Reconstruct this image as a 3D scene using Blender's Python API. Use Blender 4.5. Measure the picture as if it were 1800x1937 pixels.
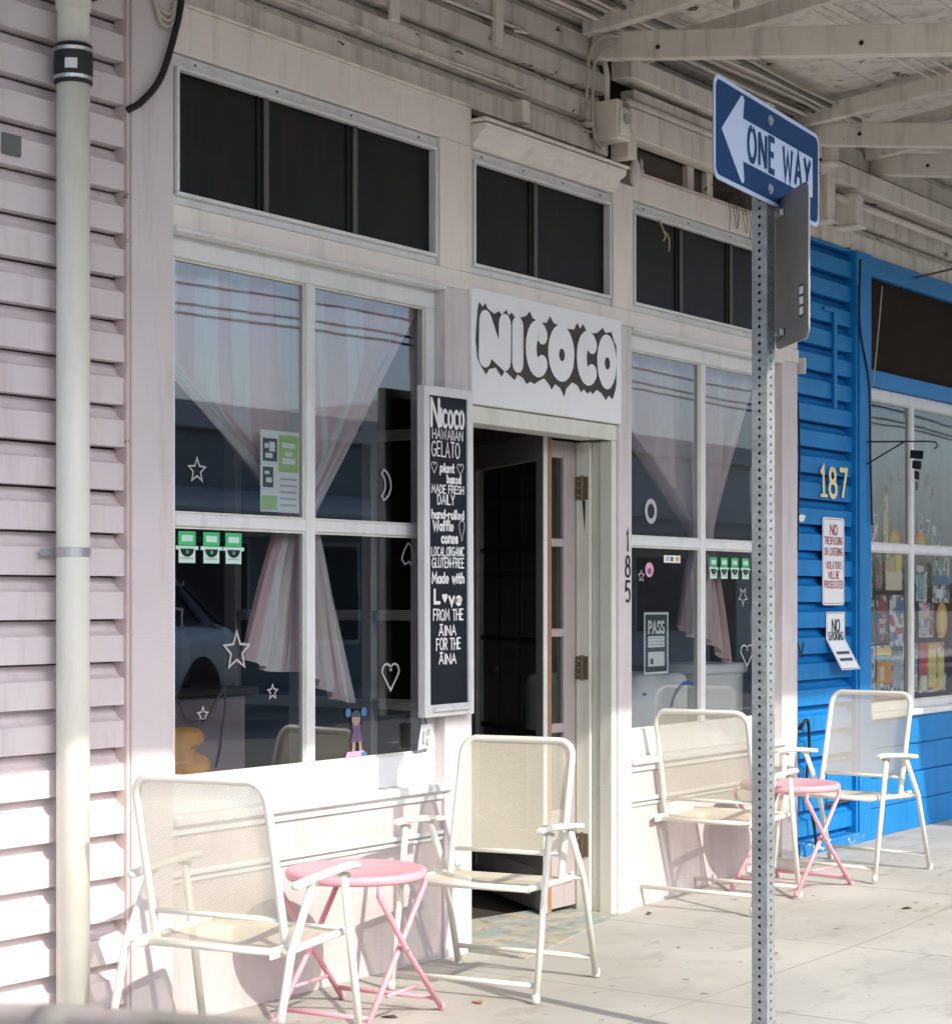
import bpy, math, random
from mathutils import Vector, Matrix
R = math.radians
rnd = random.Random(7)
S = bpy.context.scene
for o in list(bpy.data.objects): bpy.data.objects.remove(o)
COL = S.collection

# ------------------------------------------------------------------ camera
cam = bpy.data.cameras.new('camera'); camo = bpy.data.objects.new('camera', cam); COL.objects.link(camo)
S.camera = camo
camo.location = (0, -4.394, 1.35)
VD = Vector((0.81559, 0.57863, 0.0))
camo.rotation_euler = VD.to_track_quat('-Z', 'Y').to_euler()
cam.sensor_fit = 'HORIZONTAL'; cam.sensor_width = 36.0; cam.lens = 74.0
cam.shift_y = 0.0919; cam.clip_start = 0.05; cam.clip_end = 600
cam.dof.use_dof = True; cam.dof.focus_distance = 7.6; cam.dof.aperture_fstop = 8.0
# ------------------------------------------------------------------ sky + sun
SUN = Vector((0.21, 1.0, -0.79)).normalized()          # direction the light travels
w = bpy.data.worlds.new('World'); S.world = w; w.use_nodes = True
wn = w.node_tree; bg = wn.nodes['Background']
sky = wn.nodes.new('ShaderNodeTexSky'); sky.sky_type = 'NISHITA'; sky.sun_disc = False
sky.sun_elevation = math.asin(-SUN.z); sky.sun_rotation = math.atan2(-SUN.x, -SUN.y)
sky.air_density = 1.0; sky.dust_density = 3.4; sky.ozone_density = 4.5
wn.links.new(sky.outputs[0], bg.inputs[0]); bg.inputs[1].default_value = 0.15
sl = bpy.data.lights.new('sun', 'SUN'); sl.energy = 2.0; sl.angle = R(0.53); sl.color = (1.0, 0.93, 0.82)
so = bpy.data.objects.new('sun', sl); COL.objects.link(so); so.rotation_euler = SUN.to_track_quat('-Z', 'Y').to_euler()
so.location = (0, -10, 12)
S.view_settings.view_transform = 'Standard'; S.view_settings.look = 'None'
S.view_settings.exposure = 1.1; S.view_settings.gamma = 1.0
S.render.engine = 'CYCLES'
S.cycles.max_bounces = 6; S.cycles.transparent_max_bounces = 12; S.cycles.diffuse_bounces = 4; S.cycles.glossy_bounces = 2
S.cycles.caustics_reflective = False; S.cycles.caustics_refractive = False
S.cycles.use_adaptive_sampling = True; S.cycles.adaptive_threshold = .025

# ------------------------------------------------------------------ materials
MAT = {}
def nodes(name):
    m = bpy.data.materials.new(name); m.use_nodes = True
    n = m.node_tree; b = n.nodes['Principled BSDF']; MAT[name] = m
    return m, n, b
def coords(n, scale=(1, 1, 1)):
    t = n.nodes.new('ShaderNodeTexCoord'); mp = n.nodes.new('ShaderNodeMapping')
    mp.inputs['Scale'].default_value = scale; n.links.new(t.outputs['Object'], mp.inputs[0]); return mp.outputs[0]
def noise(n, vec, sc, det=4, rough=.55):
    x = n.nodes.new('ShaderNodeTexNoise'); x.inputs['Scale'].default_value = sc
    x.inputs['Detail'].default_value = det; x.inputs['Roughness'].default_value = rough
    n.links.new(vec, x.inputs['Vector']); return x.outputs[0]
def ramp(n, fac, a, b, c0=(0, 0, 0, 1), c1=(1, 1, 1, 1)):
    x = n.nodes.new('ShaderNodeValToRGB'); e = x.color_ramp.elements
    e[0].position = a; e[1].position = b; e[0].color = c0; e[1].color = c1
    n.links.new(fac, x.inputs[0]); return x.outputs[0]
def mix(n, fac, a, b, mode='MIX'):
    x = n.nodes.new('ShaderNodeMix'); x.data_type = 'RGBA'; x.blend_type = mode
    if hasattr(fac, 'is_linked'): n.links.new(fac, x.inputs[0])
    else: x.inputs[0].default_value = fac
    for v, k in ((a, 6), (b, 7)):
        if hasattr(v, 'is_linked'): n.links.new(v, x.inputs[k])
        else: x.inputs[k].default_value = (*v[:3], 1)
    return x.outputs[2]
def mul(n, a, b):
    x = n.nodes.new('ShaderNodeMath'); x.operation = 'MULTIPLY'
    for v, k in ((a, 0), (b, 1)):
        if hasattr(v, 'is_linked'): n.links.new(v, x.inputs[k])
        else: x.inputs[k].default_value = v
    return x.outputs[0]
def bump(n, b, h, st, dist=.004):
    x = n.nodes.new('ShaderNodeBump'); x.inputs['Strength'].default_value = st; x.inputs['Distance'].default_value = dist
    n.links.new(h, x.inputs['Height']); n.links.new(x.outputs[0], b.inputs['Normal'])
def paint(name, c, rough=.5, var=.1, dirt=None, chips=None, grain=(1.5, 8, 26), bst=.35, metal=0.0, spec=.4, tint=None):
    """weathered paint: slow mottling, streaky dirt, chipped spots and brush grain"""
    m, n, b = nodes(name)
    v = coords(n)
    g = noise(n, v, 3.1, 3)
    d = tuple(x * (1 - var) for x in c); l = tuple(min(.95, x * (1 + var * .6)) for x in c)
    col = mix(n, ramp(n, g, .3, .7), d, l)
    if tint: col = mix(n, mul(n, ramp(n, noise(n, v, .9, 3), .42, .66), tint[1]), col, tint[0])
    if dirt:
        dv = coords(n, (9, 9, 1.3))
        f = mul(n, ramp(n, noise(n, dv, 1.4, 4, .68), dirt[2] if len(dirt) > 2 else .5, .78), dirt[1])
        col = mix(n, f, col, dirt[0])
    fine = noise(n, coords(n, grain), 5, 3)
    if chips:
        cf = noise(n, coords(n, (1, 1, 1.8)), chips[2], 5, .62)
        cm = ramp(n, cf, chips[1], chips[1] + .02)
        col = mix(n, cm, col, chips[0])
    n.links.new(col, b.inputs['Base Color'])
    b.inputs['Roughness'].default_value = rough; b.inputs['Metallic'].default_value = metal
    b.inputs['Specular IOR Level'].default_value = spec
    bump(n, b, fine, bst, .003)
    return m
def plain(name, c, rough=.5, metal=0.0, var=.06, spec=.4):
    m, n, b = nodes(name)
    g = noise(n, coords(n), 14, 3)
    n.links.new(mix(n, g, tuple(x * (1 - var) for x in c), tuple(min(1, x * (1 + var)) for x in c)), b.inputs['Base Color'])
    b.inputs['Roughness'].default_value = rough; b.inputs['Metallic'].default_value = metal
    b.inputs['Specular IOR Level'].default_value = spec
    return m
def glassmat(name, ior=1.5, tint=(.93, .95, .95), wav=.006, rough=.0):
    m = bpy.data.materials.new(name); m.use_nodes = True; MAT[name] = m; n = m.node_tree
    n.nodes.remove(n.nodes['Principled BSDF']); out = n.nodes['Material Output']
    tr = n.nodes.new('ShaderNodeBsdfTransparent'); tr.inputs[0].default_value = (*tint, 1)
    gl = n.nodes.new('ShaderNodeBsdfGlossy'); gl.inputs['Roughness'].default_value = rough
    lw = n.nodes.new('ShaderNodeLayerWeight'); lw.inputs[0].default_value = .5      # facing is the same from both sides
    pw = n.nodes.new('ShaderNodeMath'); pw.operation = 'POWER'; pw.inputs[1].default_value = 5; n.links.new(lw.outputs['Facing'], pw.inputs[0])
    f0 = ((ior - 1) / (ior + 1)) ** 2
    fr = n.nodes.new('ShaderNodeMath'); fr.operation = 'MULTIPLY_ADD'; fr.inputs[1].default_value = 1 - f0; fr.inputs[2].default_value = f0
    n.links.new(pw.outputs[0], fr.inputs[0])
    mx = n.nodes.new('ShaderNodeMixShader')
    bp = n.nodes.new('ShaderNodeBump'); bp.inputs['Strength'].default_value = wav; bp.inputs['Distance'].default_value = .02
    n.links.new(noise(n, coords(n), 3.0, 2), bp.inputs['Height'])
    n.links.new(bp.outputs[0], gl.inputs['Normal'])
    n.links.new(fr.outputs[0], mx.inputs[0]); n.links.new(tr.outputs[0], mx.inputs[1]); n.links.new(gl.outputs[0], mx.inputs[2])
    n.links.new(mx.outputs[0], out.inputs[0]); return m

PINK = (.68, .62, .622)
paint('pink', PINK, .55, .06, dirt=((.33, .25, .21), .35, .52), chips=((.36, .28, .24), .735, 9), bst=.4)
paint('pink_siding_lifted', (.72, .645, .65), .55, .06, dirt=((.36, .28, .24), .4, .52), chips=((.38, .30, .26), .73, 9), bst=.4)  # copy of the pink, lightened to make up for shade on the siding
paint('pink_upper_lifted', (.86, .79, .735), .55, .06, dirt=((.40, .32, .26), .35, .52), chips=((.36, .28, .24), .735, 9), bst=.4)  # creamier pink, also lightened to make up for shade under the canopy
paint('pink_low_dimmed', (.60, .53, .52), .55, .06, dirt=((.33, .27, .23), .4, .5), chips=((.36, .30, .26), .72, 9), bst=.4)  # copy of the pink, darkened to hold back full sun on the lower panels
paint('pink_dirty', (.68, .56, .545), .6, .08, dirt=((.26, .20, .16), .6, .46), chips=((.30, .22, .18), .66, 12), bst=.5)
paint('white', (.76, .77, .76), .5, .05, dirt=((.40, .36, .29), .4, .5), chips=((.42, .36, .28), .73, 14), bst=.3)
paint('white_clean', (.87, .88, .89), .45, .03, dirt=((.5, .48, .44), .18, .55), bst=.15)
paint('cream_trim', (.74, .74, .65), .5, .06, dirt=((.35, .31, .23), .4, .5), bst=.3)
paint('beige', (.80, .74, .665), .6, .1, dirt=((.10, .085, .07), .55, .47), chips=((.10, .08, .065), .645, 8), bst=.6)
paint('beige_beam', (.86, .80, .72), .6, .09, dirt=((.16, .14, .115), .5, .5), chips=((.12, .10, .08), .72, 7), bst=.5)
paint('blue', (.006, .21, .54), .5, .1, dirt=((.008, .09, .24), .5, .5), chips=((.30, .38, .45), .745, 10), bst=.4)
paint('blue_base', (.006, .20, .52), .55, .1, dirt=((.20, .24, .25), .5, .5), chips=((.46, .47, .45), .58, 7), bst=.5)
paint('pvc', (.80, .785, .70), .35, .05, dirt=((.45, .38, .26), .35, .52), bst=.12)
paint('brown_panel', (.040, .028, .022), .95, .12, bst=.2, spec=.05)
paint('dark_wood', (.09, .07, .055), .7, .2, bst=.4)
plain('bare_wood', (.36, .19, .09), .6, var=.2)
plain('joint_dirt', (.26, .245, .215), .95, var=.3)
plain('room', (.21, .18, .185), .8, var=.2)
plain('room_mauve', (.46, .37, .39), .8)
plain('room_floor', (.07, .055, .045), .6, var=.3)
plain('leaf_white_dimmed', (.34, .325, .30), .6, var=.1); plain('leaf_pink_dimmed', (.40, .345, .335), .6, var=.08)  # white and pink of the door leaves, darkened to carry the doorway's shade
plain('partition', (.42, .40, .38), .6)
plain('black', (.012, .012, .013), .55)
plain('rubber', (.02, .02, .02), .5)
plain('steel', (.55, .56, .55), .35, .9)
plain('brass', (.20, .155, .10), .45, .7, var=.25)
plain('tag_white', (.8, .8, .78), .5)
plain('grey_plate', (.16, .17, .16), .55, .3, var=.25)
paint('screen', (.011, .0105, .0095), .42, .35, dirt=((.03, .028, .025), .5, .5), bst=.1, spec=.22)
plain('muntin_dark', (.10, .10, .095), .5)
plain('paper', (.80, .80, .77), .7)
plain('print_green', (.40, .62, .22), .6)
plain('print_dark', (.05, .07, .07), .6)
plain('print_grey', (.45, .47, .47), .6)
plain('sticker_green', (.06, .50, .18), .5)
plain('sticker_mint', (.55, .78, .66), .5)
plain('sticker_white', (.82, .84, .82), .5); plain('decal_white', (.42, .43, .43), .6)
plain('chalk_white', (.86, .86, .86), .7)
plain('chalkboard', (.006, .010, .017), .55, spec=.3, var=.4)
plain('letter_shadow', (.065, .055, .05), .7, var=.4)
plain('sign_blue', (.004, .040, .13), .5, spec=.15)
plain('sign_white', (.48, .58, .78), .35, spec=.5)
plain('sign_red', (.38, .05, .06), .5)
plain('gold_number', (.86, .74, .36), .5)
plain('shop_black', (.01, .01, .012), .4)
plain('lilac', (.15, .09, .20), .5); plain('sky_print', (.06, .17, .34), .5); plain('red_print', (.55, .06, .04), .5)
plain('orange_print', (.80, .34, .04), .5); plain('yellow_print', (.78, .60, .12), .5); plain('cream_print', (.72, .64, .46), .6)
plain('teal_print', (.10, .45, .48), .5); plain('pink_print', (.80, .35, .50), .5); plain('skin_print', (.36, .25, .20), .6)
plain('plush', (.58, .29, .09), .95, var=.25, spec=.1)
plain('appliance', (.78, .79, .78), .4)
plain('wire_cream', (.55, .50, .43), .6)
plain('dry_leaf', (.45, .40, .18), .7)
plain('chair_frame', (.76, .74, .66), .35, spec=.5, var=.04)
plain('table_pink', (.80, .38, .44), .4, spec=.5, var=.06)
plain('tyre', (.02, .02, .02), .8); plain('rim', (.5, .5, .5), .3, .9)
plain('asphalt_line', (.75, .74, .70), .7, var=.15)
plain('car_trim', (.02, .02, .022), .3)
plain('lamp_glass', (.7, .7, .68), .15)
glassmat('glass', 2.0); glassmat('glass_door', 1.5, (.75, .78, .78)); glassmat('car_glass', 1.5, (.25, .28, .28), .0)
glassmat('blue_glass', 1.85)
def galv():
    m, n, b = nodes('galvanised')
    v = coords(n)
    vo = n.nodes.new('ShaderNodeTexVoronoi'); vo.inputs['Scale'].default_value = 90; n.links.new(v, vo.inputs['Vector'])
    c = mix(n, vo.outputs['Color'], (.26, .28, .28), (.38, .405, .405))
    c = mix(n, mul(n, ramp(n, noise(n, v, 6, 6), .5, .7), .5), c, (.13, .13, .12))
    n.links.new(c, b.inputs['Base Color']); b.inputs['Metallic'].default_value = .3; b.inputs['Roughness'].default_value = .5
galv()
plain('sign_back', (.27, .268, .26), .45, .5, var=.12)
def carpaint(name, c):
    m, n, b = nodes(name); b.inputs['Base Color'].default_value = (*c, 1); b.inputs['Roughness'].default_value = .28
    b.inputs['Coat Weight'].default_value = .45; b.inputs['Coat Roughness'].default_value = .08; b.inputs['Metallic'].default_value = .3
    f = noise(n, coords(n), 400, 2); bump(n, b, f, .02, .001)
carpaint('car_dark', (.02, .022, .026)); carpaint('car_silver', (.42, .43, .44)); carpaint('car_white', (.72, .72, .70))
def concrete():
    m, n, b = nodes('concrete')
    v = coords(n)
    c = mix(n, ramp(n, noise(n, v, 1.3, 6), .3, .7), (.375, .37, .335), (.52, .51, .465))
    c = mix(n, mul(n, ramp(n, noise(n, v, .55, 5, .7), .48, .72), .7), c, (.31, .28, .225))
    c = mix(n, mul(n, ramp(n, noise(n, coords(n, (2, 5, 1)), 1.1, 5, .72), .55, .70), .65), c, (.235, .215, .18))
    c = mix(n, ramp(n, noise(n, v, 15, 3), .69, .715), c, (.12, .10, .08))
    c = mix(n, mul(n, noise(n, v, 160, 2), .25), c, (.36, .35, .32))
    # hairline cracks that come and go
    dn = n.nodes.new('ShaderNodeVectorMath'); dn.operation = 'ADD'; tn = n.nodes.new('ShaderNodeTexNoise'); tn.inputs['Scale'].default_value = 3.0; tn.inputs['Detail'].default_value = 5
    n.links.new(v, tn.inputs['Vector']); sc_ = n.nodes.new('ShaderNodeVectorMath'); sc_.operation = 'SCALE'; sc_.inputs[3].default_value = .5
    n.links.new(tn.outputs['Color'], sc_.inputs[0]); n.links.new(v, dn.inputs[0]); n.links.new(sc_.outputs[0], dn.inputs[1])
    vo = n.nodes.new('ShaderNodeTexVoronoi'); vo.feature = 'DISTANCE_TO_EDGE'; vo.inputs['Scale'].default_value = .75; n.links.new(dn.outputs[0], vo.inputs['Vector'])
    ck = ramp(n, vo.outputs['Distance'], .001, .004, (1, 1, 1, 1), (0, 0, 0, 1))
    c = mix(n, mul(n, mul(n, ck, ramp(n, noise(n, v, .8, 2), .54, .62)), .45), c, (.25, .23, .19))
    # grime swept against the foot of the walls
    sx = n.nodes.new('ShaderNodeSeparateXYZ'); n.links.new(v, sx.inputs[0])
    gr = mul(n, ramp(n, sx.outputs[1], -.42, -.02), ramp(n, noise(n, v, 5, 6, .7), .38, .66))
    c = mix(n, mul(n, gr, .75), c, (.21, .175, .125))
    n.links.new(c, b.inputs['Base Color']); b.inputs['Roughness'].default_value = .9
    bump(n, b, noise(n, v, 120, 5, .7), .35, .004)
concrete()
def apron():
    m, n, b = nodes('apron')
    v = coords(n)
    c = mix(n, ramp(n, noise(n, v, 9, 6), .35, .65), (.36, .31, .24), (.46, .43, .36))
    c = mix(n, mul(n, ramp(n, noise(n, coords(n, (1.2, 4, 1)), 3.2, 6), .44, .56), .6), c, (.17, .28, .31))
    c = mix(n, mul(n, ramp(n, noise(n, v, 14, 6), .56, .66), .5), c, (.16, .14, .08))
    n.links.new(c, b.inputs['Base Color']); b.inputs['Roughness'].default_value = .85
    bump(n, b, noise(n, v, 90, 4), .4, .004)
apron()
def asphalt():
    m, n, b = nodes('asphalt')
    v = coords(n)
    c = mix(n, ramp(n, noise(n, v, .6, 6), .3, .7), (.155, .15, .14), (.21, .205, .19))
    c = mix(n, mul(n, noise(n, v, 220, 2), .6), c, (.24, .235, .22))
    n.links.new(c, b.inputs['Base Color']); b.inputs['Roughness'].default_value = .9
    bump(n, b, noise(n, v, 200, 3), .6, .005)
asphalt()
def fabric_mesh():
    """sling fabric woven with open holes: the holes are cut from the cloth by a fine grid"""
    m = bpy.data.materials.new('mesh_fabric'); m.use_nodes = True; MAT['mesh_fabric'] = m; n = m.node_tree
    b = n.nodes['Principled BSDF']; out = n.nodes['Material Output']
    b.inputs['Base Color'].default_value = (.68, .64, .51, 1); b.inputs['Roughness'].default_value = .7
    uv = n.nodes.new('ShaderNodeUVMap'); sp = n.nodes.new('ShaderNodeSeparateXYZ'); n.links.new(uv.outputs[0], sp.inputs[0])
    def mth(op, a, bb=None):
        x = n.nodes.new('ShaderNodeMath'); x.operation = op
        for v, k in ((a, 0), (bb, 1)):
            if v is None: continue
            if hasattr(v, 'is_linked'): n.links.new(v, x.inputs[k])
            else: x.inputs[k].default_value = v
        return x.outputs[0]
    P = 1 / .0058
    s = mth('ADD', sp.outputs[0], sp.outputs[1]); d = mth('SUBTRACT', sp.outputs[0], sp.outputs[1])
    fu = mth('ABSOLUTE', mth('SUBTRACT', mth('FRACT', mth('MULTIPLY', s, P * .72)), .5))
    fv = mth('ABSOLUTE', mth('SUBTRACT', mth('FRACT', mth('MULTIPLY', d, P * .72)), .5))
    hole = mth('LESS_THAN', mth('MAXIMUM', fu, fv), .27)
    tr = n.nodes.new('ShaderNodeBsdfTransparent'); mx = n.nodes.new('ShaderNodeMixShader')
    n.links.new(hole, mx.inputs[0]); n.links.new(b.outputs[0], mx.inputs[1]); n.links.new(tr.outputs[0], mx.inputs[2])
    n.links.new(mx.outputs[0], out.inputs[0])
fabric_mesh()
def curtain_mat(name, a, bcol, freq, alpha):
    m = bpy.data.materials.new(name); m.use_nodes = True; MAT[name] = m; n = m.node_tree
    out = n.nodes['Material Output']; b = n.nodes['Principled BSDF']
    uv = n.nodes.new('ShaderNodeUVMap'); sp = n.nodes.new('ShaderNodeSeparateXYZ'); n.links.new(uv.outputs[0], sp.inputs[0])
    fr = n.nodes.new('ShaderNodeMath'); fr.operation = 'FRACT'
    n.links.new(mul(n, sp.outputs[0], freq), fr.inputs[0])
    st = ramp(n, fr.outputs[0], .47, .50)
    col = mix(n, st, a, bcol)
    n.links.new(col, b.inputs['Base Color']); b.inputs['Roughness'].default_value = .85; b.inputs['Specular IOR Level'].default_value = .1
    tl = n.nodes.new('ShaderNodeBsdfTranslucent'); n.links.new(col, tl.inputs[0])
    m1 = n.nodes.new('ShaderNodeMixShader'); m1.inputs[0].default_value = .2
    n.links.new(b.outputs[0], m1.inputs[1]); n.links.new(tl.outputs[0], m1.inputs[2])
    tr = n.nodes.new('ShaderNodeBsdfTransparent'); m2 = n.nodes.new('ShaderNodeMixShader'); m2.inputs[0].default_value = alpha
    mp = n.nodes.new('ShaderNodeMapping'); mp.inputs['Scale'].default_value = (46, 3, 1); n.links.new(uv.outputs[0], mp.inputs[0])
    bp = n.nodes.new('ShaderNodeBump'); bp.inputs['Strength'].default_value = .8; bp.inputs['Distance'].default_value = .02
    n.links.new(noise(n, mp.outputs[0], 1.0, 4), bp.inputs['Height']); n.links.new(bp.outputs[0], b.inputs['Normal']); n.links.new(bp.outputs[0], tl.inputs['Normal'])
    n.links.new(m1.outputs[0], m2.inputs[1]); n.links.new(tr.outputs[0], m2.inputs[2]); n.links.new(m2.outputs[0], out.inputs[0])
curtain_mat('curtain_stripe', (.84, .60, .63), (.86, .83, .83), 7.5, .06)
curtain_mat('curtain_plain', (.82, .60, .61), (.85, .70, .70), 5, .08)
curtain_mat('curtain_white', (.34, .37, .40), (.40, .43, .46), 8, .04)

def print_mat(name, cols, sx, sz):
    """busy printed sheet: cells of type and pictures in a few inks"""
    m, n, b = nodes(name)
    v = coords(n, (sx, 1, sz)); vo = n.nodes.new('ShaderNodeTexVoronoi'); vo.distance = 'CHEBYCHEV'; vo.inputs['Scale'].default_value = 1.0; n.links.new(v, vo.inputs['Vector'])
    sp = n.nodes.new('ShaderNodeSeparateColor'); n.links.new(vo.outputs['Color'], sp.inputs[0])
    r = n.nodes.new('ShaderNodeValToRGB'); r.color_ramp.interpolation = 'CONSTANT'; e = r.color_ramp.elements
    while len(e) < len(cols): e.new(.5)
    for i, c in enumerate(cols): e[i].position = i / len(cols); e[i].color = (*c, 1)
    n.links.new(sp.outputs[0], r.inputs[0])
    tx = ramp(n, noise(n, coords(n, (120, 1, 260)), 1.0, 2), .47, .53)
    n.links.new(mix(n, mul(n, tx, .35), r.outputs[0], (.1, .1, .1)), b.inputs['Base Color']); b.inputs['Roughness'].default_value = .5
W0, K0, R0, B0, Y0, T0, C0, G0 = (.75, .75, .72), (.03, .03, .035), (.45, .05, .04), (.06, .16, .40), (.70, .50, .10), (.10, .36, .38), (.60, .52, .38), (.30, .31, .31)
print_mat('print_a', [W0, G0, W0, B0, W0, R0], 22, 26); print_mat('print_b', [K0, R0, K0, G0, K0, C0], 26, 20)
print_mat('print_c', [Y0, R0, T0, (.7, .3, .06), W0, B0], 16, 30); print_mat('print_d', [C0, Y0, C0, W0, (.30, .22, .12)], 24, 18); print_mat('print_e', [G0, W0, K0, G0, C0, T0], 30, 30)
# ------------------------------------------------------------------ geometry helpers
ORG = {}
class MB:
    def __init__(s): s.v = []; s.f = []; s.uv = None
    def add(s, vs, fs):
        k = len(s.v); s.v += [Vector(p) for p in vs]; s.f += [tuple(i + k for i in q) for q in fs]; return s
    def box(s, x0, x1, y0, y1, z0, z1):
        return s.add([(x0, y0, z0), (x1, y0, z0), (x1, y1, z0), (x0, y1, z0), (x0, y0, z1), (x1, y0, z1), (x1, y1, z1), (x0, y1, z1)],
                     [(0, 3, 2, 1), (4, 5, 6, 7), (0, 1, 5, 4), (1, 2, 6, 5), (2, 3, 7, 6), (3, 0, 4, 7)])
    def beam(s, a, b, wd, ht, up=(0, 0, 1)):
        a, b = Vector(a), Vector(b); d = (b - a).normalized(); u = Vector(up); sd = d.cross(u).normalized(); u = sd.cross(d)
        q = [(-1, -1), (1, -1), (1, 1), (-1, 1)]
        return s.add([p + sd * (i * wd / 2) + u * (j * ht / 2) for p in (a, b) for i, j in q],
                     [(3, 2, 1, 0), (4, 5, 6, 7), (0, 1, 5, 4), (1, 2, 6, 5), (2, 3, 7, 6), (3, 0, 4, 7)])
    def tube(s, pts, r, n=8, closed=False):
        pts = [Vector(p) for p in pts]; m = len(pts); rings = []; N = None
        for i in range(m):
            a = pts[i - 1] if (i > 0 or closed) else pts[i]; b = pts[(i + 1) % m] if (i < m - 1 or closed) else pts[i]
            t = (b - a).normalized()
            if N is None:
                N = t.cross(Vector((0, 0, 1)));
                if N.length < .1: N = t.cross(Vector((1, 0, 0)))
                N.normalize()
            N = (N - t * N.dot(t)).normalized(); B = t.cross(N)
            rr = r[i] if isinstance(r, (list, tuple)) else r
            rings.append([pts[i] + N * (math.cos(k * 2 * math.pi / n) * rr) + B * (math.sin(k * 2 * math.pi / n) * rr) for k in range(n)])
        vs = [p for g in rings for p in g]; fs = []
        for i in range(m if closed else m - 1):
            j = (i + 1) % m
            for k in range(n): fs.append((i * n + k, i * n + (k + 1) % n, j * n + (k + 1) % n, j * n + k))
        if not closed: fs += [tuple(range(n))[::-1], tuple((m - 1) * n + k for k in range(n))]
        return s.add(vs, fs)
    def lathe(s, prof, c=(0, 0, 0), n=24, ax='z'):
        c = Vector(c); vs = []
        for r, h in prof:
            for k in range(n):
                a = k * 2 * math.pi / n; x, y = r * math.cos(a), r * math.sin(a)
                vs.append(c + (Vector((x, y, h)) if ax == 'z' else Vector((x, h, y)) if ax == 'y' else Vector((h, x, y))))
        fs = []
        for i in range(len(prof) - 1):
            for k in range(n): fs.append((i * n + k, i * n + (k + 1) % n, (i + 1) * n + (k + 1) % n, (i + 1) * n + k))
        fs += [tuple(range(n))[::-1], tuple((len(prof) - 1) * n + k for k in range(n))]
        return s.add(vs, fs)
    def ball(s, c, rad, n=14, m=9):
        c = Vector(c); rx, ry, rz = rad if isinstance(rad, (tuple, list)) else (rad,) * 3; vs = []; fs = []
        for i in range(m + 1):
            t = math.pi * i / m
            for k in range(n):
                a = 2 * math.pi * k / n
                vs.append(c + Vector((rx * math.sin(t) * math.cos(a), ry * math.sin(t) * math.sin(a), rz * math.cos(t))))
        for i in range(m):
            for k in range(n): fs.append((i * n + k, (i + 1) * n + k, (i + 1) * n + (k + 1) % n, i * n + (k + 1) % n))
        return s.add(vs, fs)
    def prism(s, poly, y0, y1):
        """2D outline in (x, z), given thickness along y"""
        n = len(poly); vs = [(x, y0, z) for x, z in poly] + [(x, y1, z) for x, z in poly]
        fs = [tuple(range(n)), tuple(range(2 * n - 1, n - 1, -1))] + [(i, i + n, (i + 1) % n + n, (i + 1) % n) for i in range(n)]
        return s.add(vs, fs)
    def strip(s, pts, wd, O, u, v, nrm, off, caps=True, closed=False):
        """a painted stroke of even width on the plane O + x u + y v"""
        P = [Vector((p[0], p[1])) for p in pts]
        Q = [P[0]]
        for p in P[1:]:
            if (p - Q[-1]).length > 1e-5: Q.append(p)
        P = Q; m = len(P)
        if m < 2: return s
        L = []; h = wd / 2
        for i in range(m):
            a = P[i - 1] if (i > 0 or closed) else None; b = P[(i + 1) % m] if (i < m - 1 or closed) else None
            d1 = (P[i] - a).normalized() if a is not None else None; d2 = (b - P[i]).normalized() if b is not None else None
            if d1 is None: d1 = d2
            if d2 is None: d2 = d1
            n1 = Vector((-d1.y, d1.x)); n2 = Vector((-d2.y, d2.x)); mt = (n1 + n2)
            if mt.length < .2: mt = n1.copy()
            mt.normalize(); k = 1 / max(.45, mt.dot(n1)); L.append((P[i] + mt * h * k, P[i] - mt * h * k, d1, d2))
        to3 = lambda p: O + u * p.x + v * p.y + nrm * off
        vs = []; fs = []
        for a, b, _, _ in L: vs += [to3(a), to3(b)]
        for i in range(m if closed else m - 1):
            j = (i + 1) % m; fs.append((2 * i, 2 * i + 1, 2 * j + 1, 2 * j))
        if caps and not closed:
            for i, sg in ((0, -1), (m - 1, 1)):
                d = L[i][2 if sg > 0 else 3] * sg; nn = Vector((-d.y, d.x)); c = P[i]; k0 = len(vs)
                for q in range(7):
                    a = math.pi / 2 - math.pi * q / 6
                    vs.append(to3(c + d * math.cos(a) * h + nn * math.sin(a) * h))
                fs.append(tuple(range(k0, k0 + 7)))
        return s.add(vs, fs)
    def build(s, name, mat, parent=None, smooth=False, bevel=0.0, world=True, solid=0.0, seg=1):
        org = ORG.get(parent.name, Vector()) if (parent is not None and world) else Vector()
        me = bpy.data.meshes.new(name); me.from_pydata([p - org for p in s.v], [], s.f); me.update()
        if s.uv:
            ul = me.uv_layers.new(name='UVMap')
            for l in me.loops: ul.data[l.index].uv = s.uv[l.vertex_index]
        me.materials.append(MAT[mat])
        if smooth:
            for p in me.polygons: p.use_smooth = True
        o = bpy.data.objects.new(name, me); COL.objects.link(o)
        if parent is not None: o.parent = parent; ORG[o.name] = org
        if bevel:
            b = o.modifiers.new('bevel', 'BEVEL'); b.width = bevel; b.segments = seg; b.limit_method = 'ANGLE'; b.angle_limit = R(40)
        if solid:
            b = o.modifiers.new('solid', 'SOLIDIFY'); b.thickness = solid; b.offset = 0
        return o
def box(name, mat, parent, x0, x1, y0, y1, z0, z1, bevel=.003):
    return MB().box(x0, x1, y0, y1, z0, z1).build(name, mat, parent, bevel=bevel)
def tag(o, label, cat, group=None, kind=None):
    if label: o['label'] = label
    if cat: o['category'] = cat
    if group: o['group'] = group
    if kind: o['kind'] = kind
    return o
def thing(name, label, cat, loc=(0, 0, 0), rz=0, group=None):
    o = bpy.data.objects.new(name, None); COL.objects.link(o); o.location = loc; o.rotation_euler = (0, 0, rz)
    o.empty_display_size = .1; ORG[o.name] = Vector(loc); return tag(o, label, cat, group)
def copytree(o, parent=None):
    c = o.copy(); COL.objects.link(c); c.parent = parent
    for ch in list(o.children): copytree(ch, c)
    return c
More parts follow.
